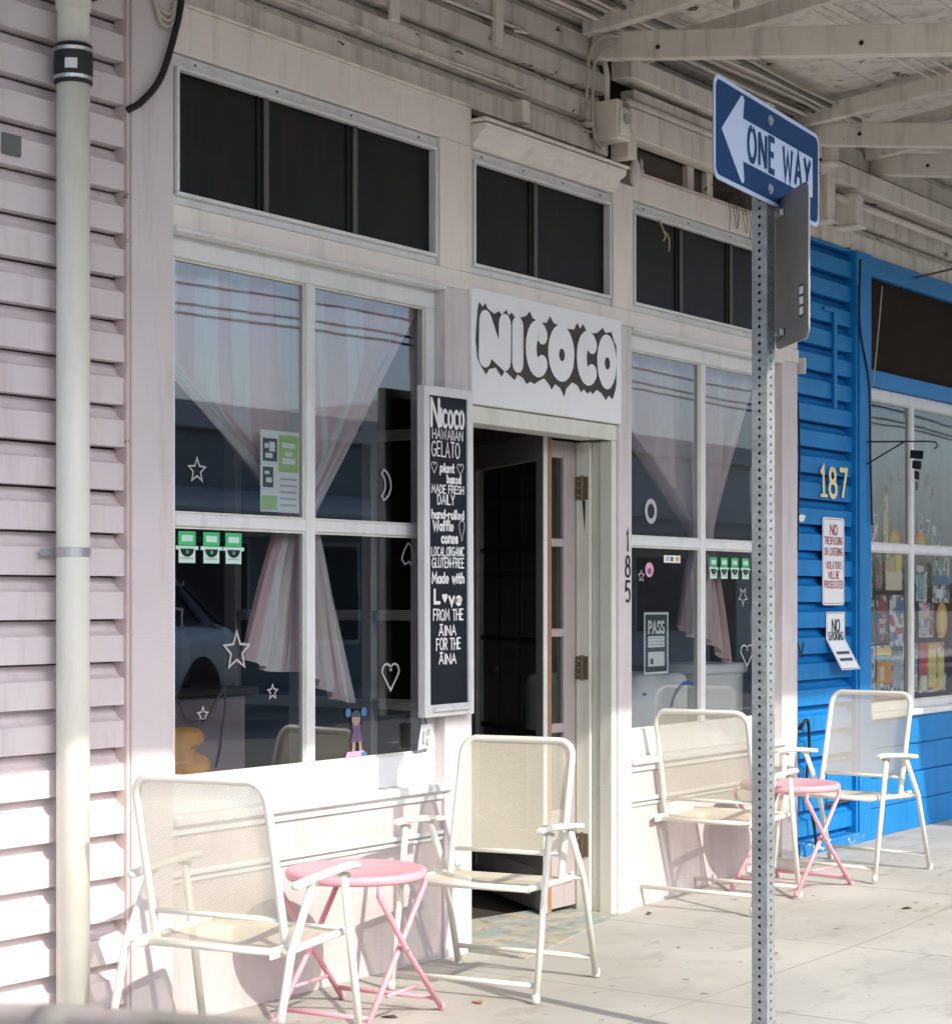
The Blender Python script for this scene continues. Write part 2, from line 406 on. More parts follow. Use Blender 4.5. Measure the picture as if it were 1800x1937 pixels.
def gz(x):
    t = min(max((x - 6.9) / 2.4, 0), 1); return .06 * t * t * (3 - 2 * t)
def arc(cx, cy, rx, ry, a0, a1, n=10):
    return [(cx + rx * math.cos(R(a0 + (a1 - a0) * i / n)), cy + ry * math.sin(R(a0 + (a1 - a0) * i / n))) for i in range(n + 1)]
def catmull(pts, k=6):
    P = [Vector(p) for p in pts]; P = [P[0] * 2 - P[1]] + P + [P[-1] * 2 - P[-2]]; out = []
    for i in range(1, len(P) - 2):
        a, b, c, d = P[i - 1:i + 3]
        for j in range(k):
            t = j / k; out.append(.5 * ((2 * b) + (c - a) * t + (2 * a - 5 * b + 4 * c - d) * t * t + (3 * b - a - 3 * c + d) * t ** 3))
    return out + [P[-2]]

# ------------------------------------------------------------------ stroke lettering (own single-stroke alphabet)
def G():
    g = {}
    g['A'] = (.72, [[(0, 0), (.36, 1), (.72, 0)], [(.14, .36), (.58, .36)]])
    g['B'] = (.62, [[(0, 0), (0, 1)], [(0, 1), (.3, 1)] + arc(.3, .77, .24, .23, 90, -90, 6) + [(0, .54)], [(.3, .54)] + arc(.3, .27, .3, .27, 90, -90, 6) + [(0, 0)]])
    g['C'] = (.7, [arc(.38, .5, .38, .5, 48, 312, 12)])
    g['D'] = (.68, [[(0, 0), (0, 1), (.22, 1)] + arc(.22, .5, .44, .5, 90, -90, 10) + [(0, 0)]])
    g['E'] = (.56, [[(.56, 1), (0, 1), (0, 0), (.56, 0)], [(0, .52), (.46, .52)]])
    g['F'] = (.54, [[(.54, 1), (0, 1), (0, 0)], [(0, .52), (.44, .52)]])
    g['G'] = (.74, [arc(.38, .5, .38, .5, 48, 330, 12) + [(.72, .46), (.44, .46)]])
    g['H'] = (.66, [[(0, 0), (0, 1)], [(.66, 0), (.66, 1)], [(0, .52), (.66, .52)]])
    g['I'] = (.08, [[(.04, 0), (.04, 1)]])
    g['J'] = (.5, [[(.5, 1), (.5, .25)] + arc(.25, .25, .25, .25, 0, -170, 6)])
    g['K'] = (.62, [[(0, 0), (0, 1)], [(.6, 1), (0, .42)], [(.2, .6), (.62, 0)]])
    g['L'] = (.52, [[(0, 1), (0, 0), (.52, 0)]])
    g['M'] = (.84, [[(0, 0), (.08, 1), (.42, .3), (.76, 1), (.84, 0)]])
    g['N'] = (.68, [[(0, 0), (0, 1)], [(0, 1), (.68, 0)], [(.68, 0), (.68, 1)]])
    g['O'] = (.76, [arc(.38, .5, .38, .5, 90, 440, 16)])
    g['P'] = (.58, [[(0, 0), (0, 1), (.3, 1)] + arc(.3, .74, .28, .26, 90, -90, 6) + [(0, .48)]])
    g['R'] = (.62, [[(0, 0), (0, 1), (.3, 1)] + arc(.3, .75, .27, .25, 90, -90, 6) + [(0, .5)], [(.26, .5), (.62, 0)]])
    g['S'] = (.58, [arc(.3, .75, .26, .25, 35, 270, 8) + arc(.29, .25, .29, .25, 90, -150, 9)])
    g['T'] = (.64, [[(0, 1), (.64, 1)], [(.32, 1), (.32, 0)]])
    g['U'] = (.66, [[(0, 1), (0, .33)] + arc(.33, .33, .33, .33, 180, 360, 8) + [(.66, 1)]])
    g['V'] = (.7, [[(0, 1), (.35, 0), (.7, 1)]])
    g['W'] = (.98, [[(0, 1), (.22, 0), (.49, .8), (.76, 0), (.98, 1)]])
    g['X'] = (.66, [[(0, 0), (.66, 1)], [(0, 1), (.66, 0)]])
    g['Y'] = (.68, [[(0, 1), (.34, .48), (.68, 1)], [(.34, .48), (.34, 0)]])
    a = arc(.24, .3, .24, .3, 60, 400, 10)
    g['a'] = (.48, [a, [(.48, .6), (.48, 0)]]); g['b'] = (.48, [[(0, 1), (0, 0)], arc(.24, .3, .24, .3, 150, -190, 10)])
    g['c'] = (.44, [arc(.26, .3, .26, .3, 55, 305, 9)]); g['d'] = (.48, [a, [(.48, 1), (.48, 0)]])
    g['e'] = (.5, [[(.03, .33), (.48, .33)] + arc(.25, .3, .24, .3, 10, 310, 10)])
    g['f'] = (.36, [[(.36, .93), (.24, 1), (.14, .88), (.14, 0)], [(0, .6), (.34, .6)]])
    g['h'] = (.44, [[(0, 1), (0, 0)], [(0, .4)] + arc(.22, .38, .22, .22, 150, 0, 6) + [(.44, 0)]])
    g['i'] = (.08, [[(.04, 0), (.04, .6)], [(.04, .8), (.04, .86)]]); g['l'] = (.08, [[(.04, 1), (.04, 0)]])
    g['n'] = (.44, [[(0, .6), (0, 0)], [(0, .4)] + arc(.22, .38, .22, .22, 150, 0, 6) + [(.44, 0)]])
    g['o'] = (.5, [arc(.25, .3, .25, .3, 90, 440, 12)]); g['p'] = (.48, [[(0, .6), (0, -.35)], arc(.24, .3, .24, .3, 150, -190, 10)])
    g['r'] = (.32, [[(0, .6), (0, 0)], [(0, .36)] + arc(.2, .38, .2, .22, 150, 50, 5)])
    g['s'] = (.4, [arc(.2, .45, .18, .15, 30, 270, 6) + arc(.2, .15, .2, .15, 90, -150, 6)])
    g['t'] = (.36, [[(.16, .95), (.16, .1), (.34, 0)], [(0, .62), (.34, .62)]])
    g['v'] = (.44, [[(0, .6), (.22, 0), (.44, .6)]]); g['w'] = (.64, [[(0, .6), (.15, 0), (.32, .5), (.49, 0), (.64, .6)]])
    g['-'] = (.3, [[(0, .42), (.3, .42)]]); g[','] = (.1, [[(.08, .06), (.0, -.14)]]); g[' '] = (.3, []); g['.'] = (.06, [[(0, 0), (.05, .0)]])
    g['1'] = (.3, [[(0, .8), (.18, 1), (.18, 0)]])
    g['5'] = (.56, [[(.52, 1), (.08, 1), (.04, .56)] + arc(.26, .32, .28, .32, 120, -130, 10)])
    g['7'] = (.56, [[(0, 1), (.56, 1), (.18, 0)]])
    g['8'] = (.56, [arc(.28, .76, .22, .24, 90, 440, 10), arc(.28, .27, .28, .27, 90, 440, 12)])
    g['\u0100'] = (.72, g['A'][1] + [[(.14, 1.16), (.58, 1.16)]])
    g['\u2665'] = (.6, [[(.3, .05)] + arc(.16, .5, .16, .17, 200, 10, 7) + arc(.44, .5, .16, .17, 170, -20, 7) + [(.3, .05)]])
    return g
GL = G()
def text_width(t, sp=.2): return sum(GL[c][0] + sp for c in t) - sp
def letters(parent, text, c, u, v, h, wd, mat, fit=None, name='lettering', sp=.22, jit=0.0, off=.0015, caps=True, slant=0.0):
    """text centred on c; u, v are unit vectors of the surface, fit = width"""
    c, u, v = Vector(c), Vector(u), Vector(v); nrm = u.cross(v); tw = text_width(text, sp)
    sx = (fit / tw) if fit else h; x = -tw * sx / 2; mb = MB(); k = 0
    for ch in text:
        gw, lines = GL[ch]; jy = rnd.uniform(-1, 1) * jit * h; js = 1 + rnd.uniform(-1, 1) * jit
        for ln in lines:
            pts = [(x + px * sx + py * h * slant, jy + (py - .5) * h * js) for px, py in ln]
            mb.strip(pts, wd, c, u, v, nrm, off + k * .00025, caps); k = (k + 1) % 4
        x += (gw + sp) * sx
    return mb.build(name, mat, parent)
UX, UZ = Vector((1, 0, 0)), Vector((0, 0, 1))
# ------------------------------------------------------------------ ground
def sheet(name, mat, x0, x1, y0, y1, zf, nx=40, ny=6, kind='structure'):
    mb = MB(); vs = []; fs = []
    for j in range(ny + 1):
        for i in range(nx + 1):
            x = x0 + (x1 - x0) * i / nx; y = y0 + (y1 - y0) * j / ny; vs.append((x, y, zf(x, y)))
    for j in range(ny):
        for i in range(nx): k = j * (nx + 1) + i; fs.append((k, k + 1, k + nx + 2, k + nx + 1))
    mb.add(vs, fs); o = mb.build(name, mat); o['kind'] = kind; return o
KY = -2.35
ter = sheet('ground', 'asphalt', -250, 250, -250, 250, lambda x, y: -.20, 2, 2)
road = sheet('road', 'asphalt', -60, 80, -13.4, KY - .15, lambda x, y: -.135, 20, 8)
side = sheet('sidewalk', 'joint_dirt', -60, 80, KY + .004, .3, lambda x, y: gz(x) - .0011, 1400, 1)
# sidewalk slabs: separate pours with open joints between them
xs = [5.79 + 1.26 * k for k in range(-9, 9)]
ys = [KY + .006, -1.19, .02]
for i in range(len(xs) - 1):
    for j in range(2):
        mb = MB(); a, b = xs[i] + .004, xs[i + 1] - .004; y0, y1 = ys[j] + .005, ys[j + 1] - .005
        n = 12; vs = []
        dz = rnd.uniform(-.0004, .0004)
        for k in range(n + 1):
            x = a + (b - a) * k / n
            vs += [(x, y0, -.06), (x, y0, gz(x) + dz), (x, y1, gz(x) + dz), (x, y1, -.06)]
        fs = [(4 * k + q, 4 * k + 4 + q, 4 * k + 5 + q, 4 * k + 1 + q) for k in range(n) for q in range(3)] + [(0, 1, 2, 3), (4 * n + 3, 4 * n + 2, 4 * n + 1, 4 * n)]
        mb.add(vs, fs); mb.build('paving_slab', 'concrete', side)
kerb = MB().box(-60, 80, KY - .15, KY, -.25, -.012).build('kerb', 'concrete', bevel=.02); kerb['kind'] = 'structure'
far = MB().box(-60, 80, -16.2, -13.4, -.25, -.01).build('far_sidewalk', 'concrete', bevel=.02); far['kind'] = 'structure'
for k in range(10):
    o = MB().box(-20 + k * 6, -17 + k * 6, -8.06, -7.94, -.133, -.131).build('lane_marking', 'asphalt_line', road)

# ------------------------------------------------------------------ siding
def siding(parent, x0, x1, z0, z1, pitch, phase, yf, mat, splits=(), name='siding_board'):
    """novelty siding: flat face below, hollow cove above, every board its own piece"""
    k = math.floor((z0 - phase) / pitch)
    while phase + k * pitch < z1:
        zb = phase + k * pitch; k += 1
        cuts = [x0] + [s for s in splits if x0 < s < x1 and rnd.random() < .5] + [x1]
        for a, b in zip(cuts[:-1], cuts[1:]):
            prof = [(.012, 0), (-.0, .002), (0, .62), (.012, .645), (.026, .70), (.037, .79), (.043, .90), (.045, .955)]
            prof = [(0.055, 0.0)] + [(p[0], p[1] if i else 0) for i, p in enumerate(prof[1:])] + [(.055, .955)]
            n = max(1, int((b - a) / .45)); vs = []; fs = []; m = len(prof); dy = rnd.uniform(-.0015, .0015)
            w1, w2 = rnd.uniform(-.0012, .0012), rnd.uniform(0, 6)
            for i in range(n + 1):
                x = a + (b - a) * i / n + (.0006 if i == 0 else -.0006 if i == n else 0)
                for py, pz in prof:
                    z = min(max(zb + pz * pitch + (.0005 if pz == 0 else 0), z0), z1)
                    vs.append((x, yf + py + dy + w1 * math.sin(x * 1.7 + w2), z + (w1 * math.sin(x * 2.3 + w2) if pz not in (0,) else w1)))
            for i in range(n):
                for q in range(m - 1): fs.append((i * m + q, (i + 1) * m + q, (i + 1) * m + q + 1, i * m + q + 1))
            fs += [tuple(range(m)), tuple(n * m + q for q in range(m))[::-1]]
            MB().add(vs, fs).build(name, mat, parent)

# ================================================================== pink shop
pb = thing('pink_shop', 'pink wooden storefront with two display windows and an open doorway', 'building', (6.6, 0, 0))
siding(pb, 2.6, 4.30, -.03, 3.73, .132, -.03, -.022, 'pink_siding_lifted', (3.4,))
siding(pb, 4.30, 7.15, 3.245, 4.15, .132, 3.245, -.012, 'beige', (5.3, 6.43))
siding(pb, 7.15, 8.91, 3.70, 4.15, .132, 3.245, -.012, 'beige', (8.0,))
siding(pb, 2.6, 4.30, 3.735, 4.15, .132, 3.245, -.012, 'beige')
box('backing_wall', 'dark_wood', pb, 2.6, 4.45, .04, .12, -.05, 4.15, 0)
box('backing_wall', 'dark_wood', pb, 4.45, 8.91, .075, .12, 3.06, 4.15, 0)
# posts and boards of the front (front face at y = -0.045)
FY = -.045
box('corner_board', 'pink', pb, 4.302, 4.482, FY, .06, -.02, 3.62)
box('edge_strip', 'pink_dirty', pb, 4.288, 4.3015, -.036, .02, -.02, 3.6, .002)
box('post', 'pink', pb, 5.93, 6.081, FY, .12, -.02, 2.53)
box('post', 'pink', pb, 7.187, 7.296, FY, .12, -.02, 2.53)
box('post', 'pink', pb, 8.74, 8.908, FY, .12, .0, 2.53)
box('transom_post', 'pink_upper_lifted', pb, 5.90, 6.105, FY, .07, 2.601, 3.085)
box('transom_post', 'pink_upper_lifted', pb, 7.145, 7.305, FY, .07, 2.601, 3.14)
box('transom_post', 'pink_upper_lifted', pb, 8.74, 8.908, FY, .07, 2.601, 3.085)
box('rail_board', 'pink_upper_lifted', pb, 4.4822, 8.93, FY + .003, .07, 2.5305, 2.6005)
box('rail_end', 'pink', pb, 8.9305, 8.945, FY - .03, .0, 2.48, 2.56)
box('header_board', 'pink_upper_lifted', pb, 4.4822, 6.105, FY + .002, .07, 3.0855, 3.235)
box('header_board', 'pink_upper_lifted', pb, 7.3055, 8.908, FY + .002, .07, 3.0855, 3.20)
box('flashing', 'beige_beam', pb, 4.47, 6.11, FY - .014, .0, 3.2352, 3.2405, .001)
box('flashing', 'pink_dirty', pb, 7.29, 8.9, FY - .016, .0, 3.2002, 3.207, .001)
# crown over the doorway bay
cr = MB()
prof = [(.06, 3.0855), (FY - .002, 3.0855), (FY - .004, 3.10), (FY - .03, 3.118), (FY - .034, 3.135), (FY - .06, 3.15), (FY - .065, 3.172), (.06, 3.178)]
for x in (6.106, 7.144): cr.add([(x, y, z) for y, z in prof], [])
n = len(prof); cr.f = [(i, i + n, (i + 1) % n + n, (i + 1) % n) for i in range(n)] + [tuple(range(n))[::-1], tuple(range(n, 2 * n))]
cr.build('crown_moulding', 'pink_upper_lifted', pb)
box('crown_cap', 'beige_beam', pb, 6.09, 7.155, FY - .075, .06, 3.1785, 3.19, .002)
# finial and little relics on the ledge over the right bay
MB().lathe([(.004, 0), (.024, .012), (.028, .05), (.022, .09), (.008, .125), (.001, .135)], (7.30, FY - .012, 3.1405), 14).build('finial', 'pink', pb, smooth=True)
MB().lathe([(.012, 0), (.012, .012), (.006, .02), (.01, .04), (.005, .055), (.001, .065)], (7.365, FY - .006, 3.2075), 10).build('finial', 'pink', pb, smooth=True)
def transom(x0, x1, muntins):
    wnd = thing_part('transom_window', pb)
    z0, z1, y = 2.604, 3.083, -.012
    fr = MB(); t = .03
    fr.box(x0, x1, y - .015, y + .03, z1 - .048, z1); fr.box(x0, x1, y - .015, y + .03, z0, z0 + .036)
    fr.box(x0, x0 + t * .7, y - .015, y + .03, z0 + .0365, z1 - .0485); fr.box(x1 - t * .7, x1, y - .015, y + .03, z0 + .0365, z1 - .0485)
    fr.build('frame', 'white', wnd, bevel=.003)
    # removable insect-screen frame sitting proud of the sash
    sf = MB(); a, b, c, d = x0 + .018, x1 - .012, z0 + .028, z1 - .04
    sf.box(a, b, y - .032, y - .0155, d - .012, d); sf.box(a, b, y - .032, y - .0155, c, c + .012)
    sf.box(a, a + .012, y - .032, y - .0155, c + .0125, d - .0125); sf.box(b - .012, b, y - .032, y - .0155, c + .0125, d - .0125)
    sf.build('screen_frame', 'white', wnd, bevel=.002)
    MB().box(x0 + .0215, x1 - .0215, y + .004, y + .007, z0 + .0365, z1 - .0485).build('screen', 'screen', wnd)
    for m in muntins:
        MB().box(m - .012, m + .012, y - .006, y + .0035, z0 + .037, z1 - .049).build('muntin', 'muntin_dark', wnd, bevel=.002)
        MB().box(m - .045, m - .036, y - .002, y + .0035, z0 + .037, z1 - .049).build('muntin', 'screen', wnd)
    for q in range(4):
        x = x0 + (x1 - x0) * (.08 + .28 * q)
        MB().lathe([(.005, -.002), (.005, .0), (.001, .001)], (x, y - .0165, z1 - .02), 8, 'y').build('screw', 'grey_plate', wnd)
    return wnd
def thing_part(name, parent):
    o = bpy.data.objects.new(name, None); COL.objects.link(o); o.parent = parent; ORG[o.name] = ORG[parent.name]; o.empty_display_size = .05; return o
transom(4.4825, 5.8995, (4.955, 5.43)); transom(6.1055, 7.1445, (6.59,)); transom(7.3055, 8.7395, (7.78, 8.26))
def display(parent, x0, x1, xm, mid, gmat='glass', ytop=2.5303, zs=.66, zt=2.445, fm='white', y=.0):
    wnd = thing_part('display_window', parent)
    a, b = x0 + .056, x1 - .056
    MB().box(x0, x1, y, y + .045, zt, ytop).build('top_rail', fm, wnd, bevel=.004)
    MB().box(x0, x1, y, y + .045, zs + .001, .778).build('bottom_rail', fm, wnd, bevel=.004)
    for p, q in ((x0, a), (b, x1)): MB().box(p, q, y, y + .045, .7785, zt - .0005).build('stile', fm, wnd, bevel=.004)
    MB().box(xm - .024, xm + .024, y + .001, y + .04, .7785, zt - .0005).build('mullion', fm, wnd, bevel=.004)
    for p, q in ((a + .0003, xm - .0243), (xm + .0243, b - .0003)):
        MB().box(p, q, y + .003, y + .038, mid - .021, mid + .021).build('muntin', fm, wnd, bevel=.004)
    for p, q in ((a, xm - .024), (xm + .024, b)):
        for c, d in ((.778, mid - .021), (mid + .021, zt)):
            MB().box(p + .001, q - .001, y + .020, y + .024, c + .001, d - .001).build('pane', gmat, wnd)
            pt = MB(); e = .007                                     # glazing putty
            pt.box(p + .0005, q - .0005, y + .012, y + .0195, c + .0005, c + e); pt.box(p + .0005, q - .0005, y + .012, y + .0195, d - e, d - .0005)
            pt.box(p + .0005, p + e, y + .012, y + .0195, c + e + .0003, d - e - .0003); pt.box(q - e, q - .0005, y + .012, y + .0195, c + e + .0003, d - e - .0003)
            pt.build('putty', 'cream_trim', wnd)
    return wnd
display(pb, 4.4825, 5.9295, 5.208, 1.606); display(pb, 7.2965, 8.7395, 8.02, 1.606)
# reveal linings, cap strips, sills, lower panels
for x0, x1 in ((4.4825, 5.9295), (7.2965, 8.7395)):
    box('cap_strip', 'white', pb, x0 + .0005, x1 - .0005, FY - .012, -.0005, 2.515, 2.5302, .003)
    box('window_sill', 'white', pb, x0 - .0, x1 + .03, FY - .018, .04, .630, .6605, .006)
    box('apron_board', 'white', pb, x0 + .0005, x1 - .0005, FY + .004, .03, .60, .6297, .003)
    box('lower_panel', 'pink_low_dimmed', pb, x0 + .0005, x1 - .0005, -.028, .05, -.04, .5995, 0)
    box('bead_moulding', 'white', pb, x0 + .001, x1 - .001, -.042, -.0282, .468, .485, .003)
    box('bead_moulding', 'white', pb, x0 + .001, x1 - .001, -.038, -.0282, .447, .459, .003)
# doorway ------------------------------------------------------------
fr = thing_part('door_frame', pb)
MB().box(6.1205, 7.1475, -.02, .125, 2.035, 2.095).build('head_jamb', 'white', fr, bevel=.004)
MB().box(6.0812, 7.1868, -.036, -.0202, 2.03, 2.098).build('head_casing', 'cream_trim', fr, bevel=.004)
MB().box(6.0812, 7.1868, -.030, .07, 2.0985, 2.5302).build('head_panel', 'white', fr)
MB().box(6.0812, 6.12, -.034, .12, .0, 2.0295).build('side_jamb', 'white', fr, bevel=.004)
for a, b, c in ((-.034, .03, 7.150), (.0305, .075, 7.163), (.0755, .15, 7.149), (.1505, .22, 7.165)):
    MB().box(c, 7.1868, a, b, .0, 2.0295).build('side_jamb', 'cream_trim', fr, bevel=.004)
for z in (1.83, 1.055, .29):
    h = MB(); h.box(7.1445, 7.1485, .085, .148, z - .05, z + .05); hg = h.build('hinge', 'brass', fr, bevel=.012, seg=3)
    MB().tube([(7.144, .115, z - .055), (7.144, .115, z + .055)], .006).build('hinge_pin', 'brass', hg)
    for q in (-.03, 0, .03): MB().lathe([(.0045, -.0015), (.0045, 0)], (7.1432, .132, z + q), 8, 'x').build('screw', 'steel', hg)
MB().add([(7.1438, .098, 1.775), (7.1438, .112, 1.775), (7.1438, .100, 1.64)], [(0, 1, 2)]).build('gouge', 'black', fr, solid=.001)
# narrow fixed leaf with small lights, and the wide glazed leaf folded inward
nl = thing_part('narrow_door_leaf', pb)
for p, q in ((6.925, 6.955), (7.06, 7.163)): MB().box(p, q, .152, .192, .03, 2.03).build('stile', 'leaf_pink_dimmed', nl, bevel=.003)
for c, d in ((.03, .45), (.78, .82), (1.19, 1.225), (1.575, 1.61), (1.955, 2.03)): MB().box(6.9553, 7.0597, .153, .19, c, d).build('rail', 'leaf_pink_dimmed', nl, bevel=.003)
for c, d in ((.45, .78), (.82, 1.19), (1.225, 1.575), (1.61, 1.955)): MB().box(6.9555, 7.0595, .168, .172, c, d).build('pane', 'glass_door', nl)
wl = thing('open_door', 'white framed glass door leaf folded inward at the dark doorway', 'door', (6.905, .135, .025), math.atan2(.77, .545))
def L(*a, **k): return MB().box(*a[:6]).build(a[6], a[7], wl, world=False, bevel=.003)
L(.004, .085, -.02, .02, 0, 2.03, 'stile', 'leaf_white_dimmed'); L(.86, .945, -.02, .02, 0, 2.03, 'stile', 'leaf_white_dimmed')
L(.0855, .8595, -.02, .02, 1.92, 2.03, 'rail', 'leaf_white_dimmed'); L(.0855, .8595, -.02, .02, .0, .10, 'rail', 'leaf_white_dimmed')
L(.0855, .8595, -.018, .018, .18, .32, 'rail', 'leaf_white_dimmed'); L(.0855, .8595, -.012, .012, .1005, .1795, 'kick_panel', 'pink')
L(.0855, .8595, -.003, .003, .3205, 1.9195, 'pane', 'glass_door')
L(0, .0035, -.019, -.001, 0, 2.03, 'door_edge', 'bare_wood'); L(0, .0035, -.0005, .019, 0, 2.03, 'door_edge', 'white')
for z in (.75, 1.15, 1.55): L(.0857, .8593, -.009, -.0035, z - .012, z + .012, 'muntin', 'dark_wood')
for x in (.34, .60): L(x - .012, x + .012, -.0095, -.004, .321, 1.919, 'muntin', 'dark_wood')
kb = MB().ball((.80, -.055, 1.0), .026); kb.tube([(.80, -.02, 1.0), (.80, -.055, 1.0)], .009); kb.build('knob', 'brass', wl, True, world=False)
# concrete threshold ramp in the doorway
ap = MB(); ap.add([(6.085, -.30, .004), (7.187, -.05, .005), (7.187, .25, .012), (6.085, .25, .06), (6.085, -.30, -.04), (7.187, -.05, -.04), (7.187, .25, -.04), (6.085, .25, -.04)],
  [(0, 1, 2, 3), (0, 4, 5, 1), (1, 5, 6, 2), (2, 6, 7, 3), (3, 7, 4, 0)]); ap.build('threshold_ramp', 'apron', pb)
# room behind the glass
rm = thing_part('shop_room', pb)
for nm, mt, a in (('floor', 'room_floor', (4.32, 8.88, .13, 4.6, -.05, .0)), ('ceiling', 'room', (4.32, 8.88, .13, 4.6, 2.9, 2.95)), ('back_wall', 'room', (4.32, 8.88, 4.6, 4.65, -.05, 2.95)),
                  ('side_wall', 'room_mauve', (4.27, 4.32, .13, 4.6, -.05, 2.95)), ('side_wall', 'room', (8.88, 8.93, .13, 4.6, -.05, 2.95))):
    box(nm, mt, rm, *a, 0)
box('wall_panel', 'room_mauve', rm, 5.75, 6.05, 2.2, 2.3, 0, 2.9, .004); box('wall_panel', 'room_mauve', rm, 6.15, 6.5, 2.25, 2.3, 0, 2.9, .004)
box('door_header', 'dark_wood', rm, 6.05, 7.9, .7, .75, 2.3, 2.9, .004)
for k in range(4): box('shelf', 'dark_wood', rm, 6.6, 8.7, 4.2, 4.55, .5 + k * .5, .54 + k * .5, .004)
# gridded glass screen that closes off the entrance lobby
gs = thing_part('lobby_screen', pb)
for y0, y1 in ((.26, .36), (.60, .655), (.95, 1.05), (1.35, 1.42)): box('stile', 'partition', gs, 6.30, 6.34, y0, y1, .05, 2.75, .004)
for z in (.35, .92, 1.285, 1.64, 2.02, 2.5): box('rail', 'partition', gs, 6.302, 6.338, .3602, 1.35, z - .022, z + .022, .003)
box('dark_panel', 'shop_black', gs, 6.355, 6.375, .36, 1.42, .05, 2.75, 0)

# NICOCO board over the door -----------------------------------------
nb = thing('shop_sign', 'white board with bubble letters NICOCO over the open doorway', 'sign', (6.63, -.05, 2.1))
box('board', 'white_clean', nb, 6.083, 7.185, -.060, -.0365, 2.1005, 2.545, .003)
def bub(z): return 2.245 + z * .215
top = [(6.105, 2.36), (6.118, 2.47), (6.128, 2.505), (6.15, 2.488), (6.17, 2.505), (6.185, 2.485), (6.23, 2.47), (6.26, 2.485), (6.28, 2.472), (6.315, 2.497), (6.325, 2.475), (6.35, 2.49), (6.37, 2.475), (6.41, 2.478), (6.45, 2.487), (6.478, 2.51), (6.495, 2.487),
       (6.54, 2.474), (6.60, 2.478), (6.625, 2.508), (6.65, 2.484), (6.70, 2.474), (6.76, 2.472), (6.805, 2.474), (6.83, 2.505), (6.85, 2.483), (6.875, 2.505), (6.90, 2.478), (6.95, 2.475), (6.985, 2.48), (7.03, 2.507), (7.05, 2.487), (7.10, 2.497), (7.12, 2.46), (7.14, 2.44)]
bot = [(6.105, 2.345), (6.118, 2.26), (6.14, 2.235), (6.175, 2.205), (6.195, 2.228), (6.24, 2.238), (6.28, 2.205), (6.30, 2.232), (6.34, 2.215), (6.37, 2.20), (6.39, 2.225), (6.43, 2.215), (6.455, 2.193), (6.48, 2.205), (6.51, 2.198), (6.54, 2.212), (6.58, 2.228), (6.62, 2.205), (6.635, 2.185),
       (6.66, 2.212), (6.70, 2.20), (6.73, 2.165), (6.745, 2.20), (6.79, 2.23), (6.83, 2.222), (6.86, 2.195), (6.88, 2.21), (6.91, 2.193), (6.93, 2.207), (6.95, 2.195), (6.98, 2.217), (7.02, 2.205), (7.055, 2.178), (7.075, 2.20), (7.11, 2.187), (7.125, 2.215), (7.14, 2.25)]
sh = MB(); cyz = -.0615
def interp(P, x):
    for (x0, z0), (x1, z1) in zip(P[:-1], P[1:]):
        if x0 <= x <= x1: return z0 + (z1 - z0) * (x - x0) / max(1e-6, x1 - x0)
    return P[-1][1]
top = [(x, z - .012) for x, z in top]; bot = [(x, z + .013) for x, z in bot]
allx = sorted(set([p[0] for p in top] + [p[0] for p in bot]))
vs = []; fs = []
for x in allx: vs += [(x, cyz, interp(bot, x)), (x, cyz, interp(top, x))]
for i in range(len(allx) - 1): fs.append((2 * i, 2 * i + 2, 2 * i + 3, 2 * i + 1))
sh.add(vs, fs).build('letter_shadow', 'letter_shadow', nb)
def blob(strokes, wd, k0, nm='letter'):
    mb = MB(); O = Vector((0, -.0625, 0))
    for i, st in enumerate(strokes): mb.strip(st, wd, O, UX, UZ, Vector((0, -1, 0)), .0004 * i + k0 * .0003)
    return mb.build(nm, 'white_clean', nb, solid=.0008)
b0, b1 = 2.285, 2.425
blob([[(6.165, b0), (6.17, b1)], [(6.172, b1 - .005), (6.235, b0 + .03), (6.29, b0 + .005)], [(6.298, b0), (6.300, b1)]], .084, 0)
blob([[(6.39, b0 - .002), (6.39, b1 + .004)]], .078, 1)
def cshape(x0, x1):
    c = (x0 + x1) / 2; return [arc(c + .012, 2.354, (x1 - x0) / 2 - .036, .076, 50, 310, 18)]
blob(cshape(6.436, 6.606), .076, 2); blob(cshape(6.812, 6.982), .076, 4)
for k, (x0, x1) in enumerate(((6.612, 6.800), (6.986, 7.132))):
    c = (x0 + x1) / 2; mb = MB(); o = arc(c, 2.354, (x1 - x0) / 2 + .004, .116, 0, 350, 28)[:-1]; ii = arc(c + .004, 2.348, .022, .026, 0, 350, 28)[:-1]; n = len(o)
    mb.add([(x, -.0632 - k * .0003, z) for x, z in o + ii], [(i, (i + 1) % n, n + (i + 1) % n, n + i) for i in range(n)]); mb.build('letter', 'white_clean', nb, solid=.0008)

# chalkboard ----------------------------------------------------------
cb = thing('chalkboard', 'tall narrow chalkboard menu with white frame hung beside the doorway', 'chalkboard', (5.905, -.066, .915), 0)
cb.rotation_euler = (0, R(-.35), 0)
def CBX(nm, mt, *a, bv=.003): return MB().box(*a).build(nm, mt, cb, bevel=bv, world=False)
CW, CH = .155, 1.225
CBX('board', 'chalkboard', -CW + .02, CW - .02, -.012, .012, .02, CH - .02, bv=0)
for a in ((-CW, -CW + .034, -.022, .014, 0, CH), (CW - .034, CW, -.022, .014, 0, CH), (-CW + .0343, CW - .0343, -.0222, .0142, CH - .034, CH), (-CW + .0343, CW - .0343, -.0222, .0142, 0, .045)):
    CBX('frame_rail', 'white', *a)
CBX('ledge', 'white', -CW + .045, CW - .045, -.036, -.0225, .02, .034, bv=.002)
HV = lambda t: CH - (t - 25) / 1855 * CH
def line(t, y0, y1, wd, fit, dx=0, jit=.03, slant=0, sp=.22):
    letters(cb, t, (dx, -.0122, HV((y0 + y1) / 2)), (1, 0, 0), (0, 0, 1), (y1 - y0) / 1855 * CH, wd, 'chalk_white', fit, jit=jit, slant=slant, sp=sp)
